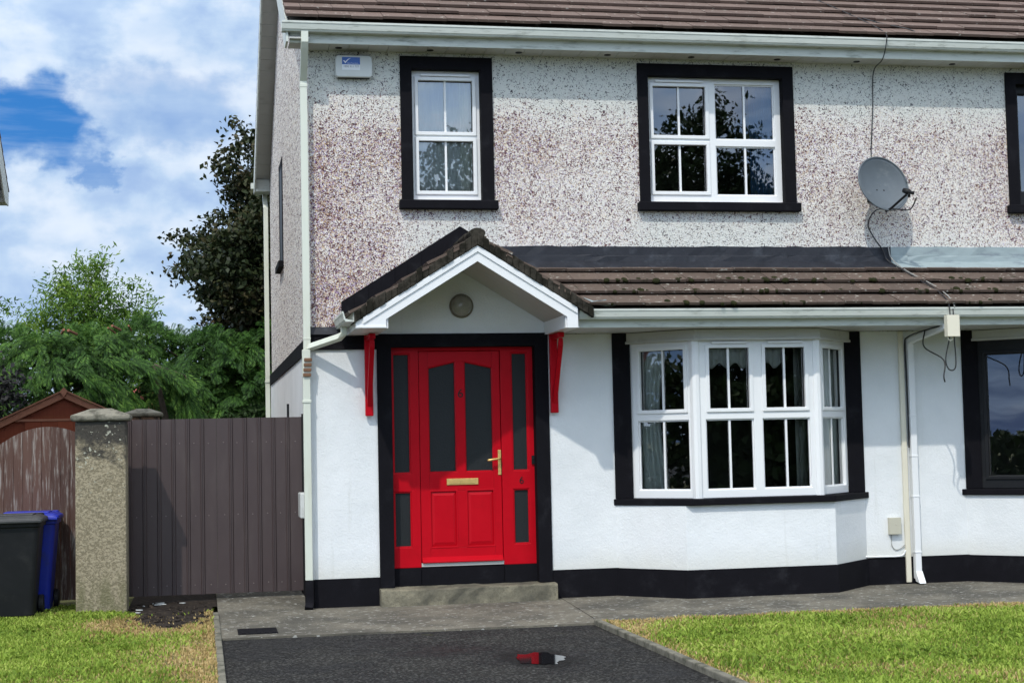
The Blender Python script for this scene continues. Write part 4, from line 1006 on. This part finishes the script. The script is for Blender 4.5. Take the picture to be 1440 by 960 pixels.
wg = thing('wooden_gate', 'weathered arched wooden gate with peeling boards behind the bins', 'gate', (-2.7, 1.2, 0))
mb = MB(); x = -3.38; rnd = random.Random(3)
while x < -1.96:
    b = x+.094; f = lambda q: 1.862-.30*((q+2.66)/.62)**2
    mb.prism([(x+.002, .07), (b-.002, .07), (b-.002, f(b)), ((x+b)/2, f((x+b)/2)), (x+.002, f(x))], 'y', 1.17+rnd.uniform(-.003, .003), 1.195); x = b
mb.build('boards', 'gate_wood', wg)
mb = MB(); mb.box(-3.36, -1.96, 1.196, 1.23, .30, .40); mb.box(-3.36, -1.96, 1.196, 1.23, 1.30, 1.40); mb.build('ledge', 'gate_wood', wg)
mb = MB(); mb.box(-3.50, -3.39, 1.14, 1.26, -.1, 1.75); mb.build('post', 'gate_wood', wg, bevel=.01)

def wheelie(name, cx, cy, mat, label):
    b = thing('wheelie_bin', label, 'bin', (cx, cy, 0), 'wheelie bins by the wooden gate')
    mb = MB()
    def ring(w_, d_, z, yo=0, r=.05, n=4):
        pts = []
        for sx_, sy_, a0 in ((1, 1, 0), (-1, 1, 90), (-1, -1, 180), (1, -1, 270)):
            for k in range(n+1):
                a = R(a0+90*k/n); pts.append((cx+sx_*(w_/2-r)+r*math.cos(a), cy+yo+sy_*(d_/2-r)+r*math.sin(a), z))
        return pts
    def loft(rings):
        n = len(rings[0]); mb.add([p for q in rings for p in q], [tuple(range(n))[::-1], tuple(range((len(rings)-1)*n, len(rings)*n))]+[(i*n+k, i*n+(k+1) % n, (i+1)*n+(k+1) % n, (i+1)*n+k) for i in range(len(rings)-1) for k in range(n)])
    loft([ring(.40, .40, .03, .03), ring(.43, .43, .25, .02), ring(.53, .50, .88), ring(.565, .53, .885), ring(.57, .535, .925)])
    mb.build('body', mat, b, bevel=.004)
    mb = MB(); loft([ring(.60, .56, .926), ring(.61, .57, .945), ring(.60, .56, .965), ring(.52, .49, .985), ring(.44, .41, .995)])
    mb.box(cx-.29, cx+.29, cy-.315, cy-.27, .925, .952); mb.box(cx-.24, cx+.20, cy-.20, cy+.16, .992, 1.006); mb.build('lid', 'bin_lid_sunlit' if mat == 'black_plastic' else mat, b, bevel=.006)
    mb = MB(); mb.tube([(cx-.26, cy+.31, .975), (cx+.26, cy+.31, .975)], .018, 10)
    for s_ in (-1, 1): mb.box(cx+s_*.22-.03, cx+s_*.22+.03, cy+.22, cy+.33, .93, 1.0)
    mb.build('handle', mat, b, bevel=.004)
    for s_ in (-1, 1):
        mb = MB(); mb.lathe([(.04, -.025), (.095, -.025), (.10, -.015), (.10, .015), (.095, .025), (.04, .025)], (cx+s_*.235, cy+.22, .10), (1, 0, 0), 24); mb.build('wheel', 'black_plastic', b)
    return b
wheelie('bin', -2.90, .26, 'black_plastic', 'black wheelie bin standing on the grass in front of the blue one')
wheelie('bin', -2.80, .82, 'blue_plastic', 'blue wheelie bin squeezed between the black bin and the wooden gate')

sh = thing('garden_shed', 'red-brown timber garden shed with gabled front behind the wooden gate', 'shed', (-2.92, 5, 0))
SX, SZ, SS = -2.80, 2.30, .47
mb = MB()
for k in range(18):
    z0 = .05+k*.125
    z1 = z0+.124; hw = 1.05
    if z1 > SZ-.02-SS*1.0:
        pass
    hw0 = min(1.05, (SZ+.03-z0)/SS); hw1 = max(.01, min(1.05, (SZ+.03-z1)/SS))
    if z0 > SZ-.03: continue
    mb.prism([(SX-hw0, z0), (SX+hw0, z0), (SX+hw1, z1), (SX-hw1, z1)], 'y', 5.0, 5.02)
mb.box(SX-1.05, SX-1.03, 5.021, 7.2, .05, 1.80); mb.box(SX+1.03, SX+1.05, 5.021, 7.2, .05, 1.80)
mb.build('wall', 'shed_wood', sh)
mb = MB()
for k in range(5): mb.box(SX-.48+k*.2, SX-.48+k*.2+.197, 4.965, 4.999, .08, 1.985)
mb.build('door', 'shed_wood', sh)
mb = MB(); mb.box(SX-.60, SX+.60, 4.955, 4.999, 1.99, 2.02); mb.build('door_lintel', 'shed_trim', sh)
mb = MB()
for s_ in (-1, 1):
    xe = SX+s_*1.22; ze = SZ+.05-SS*1.22
    mb.hexa([(SX, 4.93, SZ-.02), (xe, 4.93, ze-.07), (xe, 4.955, ze-.07), (SX, 4.955, SZ-.02), (SX, 4.93, SZ+.065), (xe, 4.93, ze+.015), (xe, 4.955, ze+.015), (SX, 4.955, SZ+.065)])
mb.build('barge_board', 'shed_trim', sh)
mb = MB()
for s_ in (-1, 1):
    xe = SX+s_*1.24; ze = SZ+.055-SS*1.24
    mb.hexa([(SX, 4.90, SZ+.068), (xe, 4.90, ze+.018), (xe, 7.3, ze+.018), (SX, 7.3, SZ+.068), (SX, 4.90, SZ+.088), (xe, 4.90, ze+.038), (xe, 7.3, ze+.038), (SX, 7.3, SZ+.088)])
mb.prism([(SX, SZ+.115), (SX+.05, SZ+.06), (SX, SZ-.01), (SX-.05, SZ+.06)], 'y', 4.89, 4.925)
mb.build('roof', 'shed_trim', sh)

# ------------------------------------------------------------------ neighbouring detached house at the left edge, seen by its rear eave corner
nb = thing('detached_house', 'neighbouring house at the left edge showing only its white eave corner', 'house', (-8, 4.5, 0))
NX = -4.15; RS2 = .57
mb = MB(); mb.prism([(0, 0), (9, 0), (9, 5.6), (4.5, 8.35), (0, 5.6)], 'x', NX-7.0, NX); mb.build('wall', 'pebble', nb)
mb = MB(); us = Vector((0, 1, .61)).normalized(); H = 4.95*math.sqrt(1+.61**2)
tile_rows(mb, (NX-7.2, -.45, 5.60), (1, 0, 0), us, 7.38, H, .30, .33, seed=30)
tile_rows(mb, (NX-7.2, 9.45, 5.60), (1, 0, 0), Vector((0, -1, .61)).normalized(), 7.38, H, .30, .33, seed=31); mb.build('roof', 'tiles', nb)
mb = MB(); mb.prism([(-.42, 5.40), (-.42, 5.60), (4.5, 8.62), (9.42, 5.60), (9.42, 5.40), (9.0, 5.40), (4.5, 8.36), (0, 5.40)], 'x', NX+.15, NX+.172); mb.build('verge_board', 'gutter', nb)
mb = MB(); mb.prism([(4.5, 8.37), (9.40, 5.43), (9.40, 5.41), (4.5, 8.35)], 'x', NX+.001, NX+.149); mb.box(NX+.001, NX+.149, 9.02, 9.40, 5.404, 5.58); mb.build('gable_soffit', 'soffit', nb)
mb = MB(); mb.box(NX-7, NX+.15, 9.40, 9.52, 5.47, 5.57); mb.build('gutter', 'gutter', nb)
for xw in (-9.8, -6.6):
    mb = MB(); mb.panel(xw-.75, xw+.75, 3.9, 5.1, [(xw-.68, xw-.03, 3.97, 5.03), (xw+.03, xw+.68, 3.97, 5.03)], -.03, -.001); wn = mb.build('window', 'upvc', nb)
    mb = MB(); mb.quad((xw-.7, -.012, 3.95), (xw+.7, -.012, 3.95), (xw+.7, -.012, 5.05), (xw-.7, -.012, 5.05)); mb.build('pane', 'obscure', wn)

# distant house glimpsed through the trees
fh = thing('distant_house', 'white house with red roof glimpsed through gaps in the trees', 'house', (1, 30, 0))
mb = MB(); mb.box(-3, 5, 30, 37, 0, 2.5); mb.build('wall', 'white_wall', fh)
mb = MB(); mb.prism([(29.6, 2.45), (33.5, 3.4), (37.4, 2.45), (37.4, 2.55), (33.5, 3.52), (29.6, 2.55)], 'x', -3.3, 5.3); mb.build('roof', 'redroof', fh)
mb = MB(); mb.box(-1.2, -.3, 29.97, 30.0, .05, 2.1); mb.build('door', 'redroof', fh)
for xw in (1.0, 3.2):
    mb = MB(); mb.box(xw, xw+1.2, 29.97, 30.0, 1.0, 2.2); mb.build('window', 'obscure', fh)

# ------------------------------------------------------------------ vegetation
def unit(v): return v/np.maximum(np.linalg.norm(v, axis=-1, keepdims=True), 1e-6)
def leaves(cent, size, nbias=(0, -.3, .6), spread=1.0, aspect=.62, droop=0.0):
    """one bent rhombus (two quads sharing an edge) per leaf"""
    n = len(cent); nrm = unit(np.array(nbias)+RNG.normal(size=(n, 3))*spread)
    ax = RNG.normal(size=(n, 3)); ax[:, 2] -= droop; ax = unit(ax-nrm*np.sum(ax*nrm, 1, keepdims=True)); sd_ = np.cross(nrm, ax)
    L = (size*RNG.uniform(.65, 1.3, n))[:, None]; Wd = L*aspect/2
    p0 = cent-ax*L*.5; p1 = cent+sd_*Wd+nrm*L*.10; p2 = cent+ax*L*.5-nrm*L*.12; p3 = cent-sd_*Wd+nrm*L*.10
    V = np.stack([p0, p1, p2, p3], 1).reshape(-1, 3); F = (np.arange(n)[:, None]*4+np.array([0, 1, 2, 3])); return V, F
def crown_points(c, rad, nclump, per, clump_r, shell=.55, zsq=1.0, cut=None):
    u = unit(RNG.normal(size=(nclump, 3))); r = RNG.uniform(shell**3, 1, nclump)**(1/3)
    lump = 1+.16*np.sin(u[:, 0]*5+u[:, 2]*7)+.12*np.sin(u[:, 1]*9+u[:, 2]*4)
    cc = np.array(c)+u*(r*lump)[:, None]*np.array(rad)
    if cut is not None: cc = cc[cut(cc)]
    k = len(cc); pts = np.repeat(cc, per, 0)+RNG.normal(size=(k*per, 3))*clump_r*np.array([1, 1, .62])
    return pts, cc
def tree(label, base, ht_trunk, c, rad, nclump, per, clump_r, leaf, mat, shell=.5, tr=.16, cut=None, spread=1.0, aspect=.62, droop=0, cat='tree', name='broadleaf_tree', nb=14, group=None):
    t_ = thing(name, label, cat, base, group)
    pts, cc = crown_points(c, rad, nclump, per, clump_r, shell, cut=cut)
    V, F = leaves(pts, leaf, spread=spread, aspect=aspect, droop=droop); raw('crown', V, F, mat, t_)
    mb = MB(); top_ = Vector((base[0]*.4+c[0]*.6, base[1]*.4+c[1]*.6, c[2]+rad[2]*.3)); b = Vector(base)
    mid = b+(top_-b)*.5+Vector((.1, .05, 0)); mb.tube([b-Vector((0, 0, .1)), b+(top_-b)*.2, mid, top_], [tr*1.25, tr, tr*.7, tr*.25], 9)
    for k in range(min(nb, len(cc))):
        q_ = Vector(cc[(k*37) % len(cc)]); s0 = b+(top_-b)*random.uniform(.35, .8)
        mb.tube([s0, s0+(q_-s0)*.5+Vector((0, 0, .15)), q_], [tr*.35, tr*.22, tr*.08], 6)
    mb.build('trunk', 'bark', t_, smooth=True); return t_
# dark broadleaf tree behind the house
tree('tall dark copper-green broadleaf tree rising behind the gable wall', (1.4, 15.2, 0), 3, (1.84, 15.4, 5.25), (2.78, 2.4, 2.74), 2500, 66, .155, .115, 'leaf_dark', .30, .2, droop=.8, spread=.7, aspect=.66)
tree('dark shrub filling the space below the tall copper-green tree', (1.0, 16, 0), 1, (.95, 16, 3.0), (2.3, 1.1, 1.9), 900, 50, .17, .115, 'leaf_dark', .2, .08, droop=.8, spread=.7, name='shrub', cat='shrub', nb=8)
# feathery lighter tree beyond the hedge
tree('light green feathery tree standing beyond the clipped conifer hedge', (-3.7, 22, 0), 3, (-3.75, 22, 4.35), (1.15, 1.1, 1.55), 200, 70, .17, .14, 'leaf_light', .3, .12, droop=.4, aspect=.28)
tree('small light green tree just above the left end of the hedge', (-6.1, 20, 0), 3, (-6.1, 20, 4.0), (1.2, 1.0, 1.25), 130, 60, .17, .13, 'leaf_light', .3, .1, droop=.4, aspect=.28)
tree('spindly light green sapling poking above the middle of the hedge', (-2.25, 19, 0), 3, (-2.2, 19, 3.9), (.32, .4, 1.0), 40, 45, .12, .12, 'leaf_light', .3, .05, droop=.4, aspect=.3, nb=5)
tree('purple-grey leaved shrub at the left edge beside the conifers', (-4.35, 12.2, 0), 1, (-4.75, 12.2, 2.2), (.60, .5, .90), 80, 40, .13, .10, 'leaf_purple', .4, .06, name='purple_shrub', cat='shrub', nb=6)
tree('low green bush at the foot of the dark tree beside the house corner', (-.45, 12.6, 0), 1, (-.35, 12.6, 1.2), (.8, .5, 1.0), 90, 40, .14, .10, 'leaf_mid', .4, .05, name='bush', cat='shrub', nb=5)

# conifer hedge: boughs that fan out and droop, each carrying flat sprays
def fronds(pos, dirs, L, seed):
    g = np.random.default_rng(seed); tmpl = []
    for k in range(12):
        f = k/11; s_ = .30*math.sin(math.pi*(.14+.80*(1-f)**.8)); w_ = .027
        for sg in (-1, 1):
            b = np.array([f*.92, 0, 0]); tip = np.array([f*.92+s_*.8, sg*s_*.75, -s_*.12]); d = unit(np.array([tip-b]))[0]; p = np.array([-d[1], d[0], 0])*w_
            tmpl.append([b, b+(tip-b)*.5+p, tip, b+(tip-b)*.5-p])
    T_ = np.array(tmpl)
    a = unit(dirs); upv = unit(np.array([0, -.45, 1.0])+g.normal(size=a.shape)*.40); sdv = unit(np.cross(upv, a)); nv = np.cross(a, sdv)
    t0 = T_[None, :, :, 0]
    V = pos[:, None, None, :]+L[:, None, None, None]*(t0[..., None]*a[:, None, None, :]+T_[None, :, :, 1, None]*sdv[:, None, None, :]+T_[None, :, :, 2, None]*nv[:, None, None, :])
    V[..., 2] -= L[:, None, None]*.30*t0**2
    V = V.reshape(-1, 3); return V, np.arange(len(V)).reshape(-1, 4)
def boughs(g, n_, xr, zr_, y0, ln, per):
    P, D, LL = [], [], []
    for i in range(n_):
        x, z = g.uniform(*xr), g.uniform(*zr_); l = g.uniform(*ln)
        az_ = g.normal()*.75; d = np.array([math.sin(az_)*.9, -math.cos(az_)*.75, g.uniform(.0, .45)]); d /= np.linalg.norm(d)
        droop = g.uniform(.35, .85); o = np.array([x, y0+g.normal()*.25, z])
        s_ = g.uniform(.15, 1.0, per); side = np.cross(d, [0, 0, 1]); side /= np.linalg.norm(side)
        for q_ in s_:
            p = o+d*l*q_-np.array([0, 0, droop*l*q_*q_]); tan = d-np.array([0, 0, 2*droop*q_])
            sg = g.choice([-1, 1]); P.append(p+g.normal(size=3)*.03); D.append(tan*.8+side*sg*g.uniform(.1, .9)+g.normal(size=3)*.12); LL.append(g.uniform(.22, .42)*(1.15-.4*q_))
    return np.array(P), np.array(D), np.array(LL)
hd = thing('conifer_hedge', 'clipped overgrown conifer hedge with drooping green sprays behind the shed and gate', 'hedge', (-3, 14, 0))
g = np.random.default_rng(5)
pa = boughs(g, 420, (-7.5, 2.4), (.6, 3.65), 14.0, (.7, 1.30), 26)
pb = boughs(g, 130, (-7.5, 2.4), (.3, 3.7), 14.7, (.5, 1.0), 20)
xt = g.uniform(-7.5, 2.4, 2200); pt = np.stack([xt, g.uniform(13.3, 15.5, 2200), 3.66+.12*np.sin(xt*2.1)+.08*np.sin(xt*5.3)+.05*g.normal(size=2200)], 1); dt = np.stack([g.normal(size=2200)*.6, g.normal(size=2200)*.5-.2, np.full(2200, .9)], 1)
ni = 36000; pin = np.stack([g.uniform(-7.8, 2.6, ni), 14.35+np.abs(g.normal(size=ni))*.35, g.uniform(0, 3.72, ni)], 1); VI, FI = leaves(pin, .16, nbias=(0, -.8, .2), spread=.7, aspect=.30)
V1, F1 = fronds(np.vstack([pa[0], pb[0], pt]), np.vstack([pa[1], pb[1], dt]), np.concatenate([pa[2], pb[2], g.uniform(.18, .38, 2200)]), 7)
raw('foliage', np.vstack([V1, VI]), np.vstack([F1, FI+len(V1)]), 'leaf_conifer', hd)
mb = MB()
for k in range(9):
    x = -7.2+k*1.15; mb.tube([(x, 14.7, -.1), (x+.1, 14.6, 2), (x, 14.7, 3.6)], [.12, .09, .03], 7)
    for j in range(9):
        z = .5+j*.35; mb.tube([(x, 14.6, z), (x+random.uniform(-.5, .5), 13.9, z+.15)], [.03, .012], 5)
mb.build('trunk', 'bark', hd)
mb = MB(); g = random.Random(9)          # cut branch ends along the clipped top
for k in range(5):
    x = -3.6+g.random()*2.2; zc = 3.74+g.uniform(-.05, .06); mb.tube([(x, 13.3, zc-.03), (x+g.uniform(-.15, .15), 12.95, zc+g.uniform(-.02, .05))], g.uniform(.015, .028), 6)
mb.build('cut_branch', 'shed_trim', hd)
# one long drooping bough in front
bw = thing('conifer_tree', 'bright drooping conifer bough hanging in front of the hedge by the metal gate', 'tree', (-1.65, 12.9, 0))
g = np.random.default_rng(6); P, D, LL = [], [], []
for arc in ([(-2.7, 3.2), (-2.0, 3.15), (-1.45, 2.8)], [(-1.75, 3.05), (-1.30, 2.7), (-1.08, 1.35)], [(-3.2, 2.95), (-2.7, 2.85), (-2.25, 2.4)], [(-1.5, 2.95), (-1.15, 2.3), (-1.05, 1.6)]):
    (xa, za), (xb, zb), (xc, zc) = arc
    for i in range(95):
        q_ = g.uniform(); x = (1-q_)**2*xa+2*q_*(1-q_)*xb+q_*q_*xc; z = (1-q_)**2*za+2*q_*(1-q_)*zb+q_*q_*zc
        tx, tz = 2*(1-q_)*(xb-xa)+2*q_*(xc-xb), 2*(1-q_)*(zb-za)+2*q_*(zc-zb)
        P.append([x+g.normal()*.08, 12.75-.25*q_+g.normal()*.10, z+g.normal()*.07]); D.append([tx+g.normal()*.4, -.5, tz-.25+g.normal()*.2]); LL.append(g.uniform(.22, .42))
V2, F2 = fronds(np.array(P), np.array(D), np.array(LL), 8); raw('foliage', V2, F2, 'leaf_conifer', bw)
mb = MB(); mb.tube([(-1.65, 13.2, -.1), (-1.6, 13.1, 1.6), (-1.9, 12.95, 3.1)], [.1, .08, .03], 8); mb.tube([(-1.9, 12.95, 3.1), (-1.35, 12.85, 2.9), (-1.05, 12.85, 1.3)], [.03, .02, .008], 6); mb.build('trunk', 'bark', bw, smooth=True)

# trees on the far side of the road behind the camera; the windows mirror them
for k, (x, y, z, rx, rz_, lab) in enumerate([(6.6, -34, 6.0, 3.6, 5.0, 'rounded green tree across the road mirrored in the narrow upper window'), (15.6, -36, 6.8, 3.0, 5.7, 'tallest green tree across the road mirrored in the wide upper window'),
        (20.5, -35, 5.4, 3.4, 4.9, 'broad green tree across the road right of the tallest one'), (11.2, -37, 5.0, 2.6, 4.6, 'shorter green tree across the road between two taller ones')]):
    tree(lab, (x, y, 0), 3, (x, y, z), (rx, 2.2, rz_), 700, 60, .36, .20, 'leaf_mid', .3, .25, group='trees across the road')
lh = thing('privet_hedge', 'low clipped hedge out on the left mirrored in the black window frame', 'hedge', (-18, -16, 0))
pp = np.stack([-18+RNG.normal(size=6000)*.3, RNG.uniform(-26, -9, 6000), RNG.uniform(0, 1, 6000)*1.55], 1); V, F = leaves(pp, .3); raw('foliage', V, F, 'leaf_mid', lh)
mb = MB(); [mb.tube([(-18, y, -.1), (-18, y, .8)], .04, 6) for y in range(-26, -9, 2)]; mb.build('stem', 'bark', lh)
sb = thing('privet_hedge', 'tall dark hedge out on the left mirrored in the left pane of the bay', 'hedge', (-16, -5, 0))
pp = np.stack([-16+RNG.normal(size=7000)*.35, RNG.uniform(-8.2, -1.0, 7000), RNG.uniform(0, 1, 7000)**.8*(3.3+.3*RNG.normal(size=7000))], 1); V, F = leaves(pp, .24); raw('foliage', V, F, 'leaf_mid', sb)
mb = MB(); [mb.tube([(-16, y, -.1), (-16, y, 2.4)], .06, 6) for y in range(-8, 0, 1)]; mb.build('stem', 'bark', sb)
hb = thing('privet_hedge', 'long low hedge across the road mirrored in the bay window', 'hedge', (12, -31, 0))
pp = np.stack([RNG.uniform(1, 26, 16000), -31+RNG.normal(size=16000)*.5, RNG.uniform(0, 3.3, 16000)], 1); V, F = leaves(pp, .42); raw('foliage', V, F, 'leaf_mid', hb)
mb = MB(); [mb.tube([(x, -31, -.1), (x, -31, 1.9)], .05, 6) for x in range(2, 26, 2)]; mb.build('stem', 'bark', hb)

# ------------------------------------------------------------------ grass
def n2(x, y, s, o=0): return np.sin(x*s*1.3+o+1.7*np.sin(y*s*.7+o))+np.sin(y*s*1.1-o*1.3+1.3*np.sin(x*s*.9))
def grass(name, x0, x1, y0, y1, n, dry, skip=None, edge_h=None, label=None):
    x = RNG.uniform(x0, x1, n); y = RNG.uniform(y0, y1, n)
    clump = .5+.25*n2(x, y, 9.0, 2)
    k = RNG.uniform(size=n) < np.clip(.45+.55*clump, .1, 1)
    if skip is not None: k &= ~skip(x, y)
    x, y = x[k], y[k]; n = len(x); dd = dry(x, y); isd = RNG.uniform(size=n) < dd
    h = RNG.uniform(.022, .062, n)*(.8+.25*n2(x, y, 5.0, 1)*.5)*(1-.35*isd); wd = RNG.uniform(.0035, .0085, n)*np.where(isd, .6, 1)
    az_ = RNG.uniform(0, 2*np.pi, n); lean = RNG.uniform(.15, 1.1, n)
    dx, dy = np.cos(az_), np.sin(az_); wa = az_+np.pi/2+RNG.normal(size=n)*.5; px, py = np.cos(wa)*wd, np.sin(wa)*wd
    z0 = np.full(n, -.004)
    b0 = np.stack([x-px, y-py, z0], 1); b1 = np.stack([x+px, y+py, z0], 1)
    m0 = np.stack([x+dx*h*lean*.45+px*.9, y+dy*h*lean*.45+py*.9, h*.6], 1); m1 = np.stack([x+dx*h*lean*.45-px*.9, y+dy*h*lean*.45-py*.9, h*.6], 1)
    t0 = np.stack([x+dx*h*lean+px*.15, y+dy*h*lean+py*.15, h*(1.05-.25*lean)], 1); t1 = np.stack([x+dx*h*lean-px*.15, y+dy*h*lean-py*.15, h*(1.05-.25*lean)], 1)
    m = int(n*.0045); wx = RNG.uniform(x0, x1, m); wy = RNG.uniform(y0, y1, m); kk = (dry(wx, wy) < .5) & (wx > x0+.1) & (wx < x1-.1); kk &= ~skip(wx, wy) if skip is not None else True
    wx, wy = np.repeat(wx[kk], 7), np.repeat(wy[kk], 7); m = len(wx); wa_ = RNG.uniform(0, 2*np.pi, m); wl = RNG.uniform(.035, .085, m); ww = RNG.uniform(.006, .013, m)
    ux, uy = np.cos(wa_), np.sin(wa_); rise = RNG.uniform(.25, .9, m)
    P = lambda f, g_, hz: np.stack([wx+ux*wl*f-uy*ww*g_, wy+uy*wl*f+ux*ww*g_, wl*rise*hz+.004], 1)
    WV = [P(0, -.3, 0), P(0, .3, 0), P(.55, 1, .75), P(.55, -1, .75), P(1, .25, .85), P(1, -.25, .85)]
    b0, b1, m0, m1, t0, t1 = [np.vstack([a_, b_]) for a_, b_ in zip((b0, b1, m0, m1, t0, t1), WV)]; isd = np.concatenate([isd, np.zeros(m, bool)]); n += m
    V = np.stack([b0, b1, m0, m1, t0, t1], 1).reshape(-1, 3); i = np.arange(n)[:, None]*6
    F = np.stack([i+np.array([0, 1, 2, 3]), i+np.array([3, 2, 4, 5])], 1).reshape(-1, 4)
    o = raw(name, V, F, None, None, ['grass', 'grass_dry'], np.repeat(isd.astype(np.int32), 2)); kind(o, 'stuff'); return tag(o, label, 'grass')
def dryR(x, y):
    e1 = np.exp(-np.abs(x-2.345)/.16)*.9; e2 = np.exp(-np.abs(y+2.22)/.30)*.95
    return np.clip(.20+.24*np.clip(n2(x, y, 2.1, 3), 0, 2)+e1+e2, 0, .97)
def dryL(x, y):
    e1 = np.exp(-np.abs(x+1.0)/.35)*.95; e2 = np.exp(-((x+1.75)**2/.35+(y+.9)**2/.5))*1.1; e3 = np.exp(-((x+1.3)**2/.5+(y+3.6)**2/1.4))*.45
    return np.clip(.09+.16*np.clip(n2(x, y, 2.1, 1), 0, 2)+e1+e2+e3, 0, .97)
grass('grass', 2.36, 8.2, -8.4, -2.19, 230000, dryR, label='green lawn with dry yellow edges right of the driveway')
soil = lambda x, y: (((x+1.40)/.34)**2+((y-.05)/1.25)**2 < 1+.4*np.sin(x*17)*np.sin(y*9)) & (RNG.uniform(size=len(x)) < .97) | ((x > -1.84) & (y > .15))
grass('grass', -4.2, -1.0, -8.4, 1.1, 200000, dryL, skip=lambda x, y: soil(x, y) | ((np.abs(x+2.075) < .25) & (np.abs(y-.53) < .25)), label='green lawn with straw-coloured patches left of the driveway')
# drain cover in the apron
mb = MB(); mb.box(-.80, -.46, -2.02, -1.60, -.05, .006)
for k in range(5): mb.box(-.77+k*.065, -.735+k*.065, -1.99, -1.63, .0055, .010)
tag(mb.build('drain_cover', 'black_paint', None), 'small dark drain cover set in the concrete apron', 'drain cover')
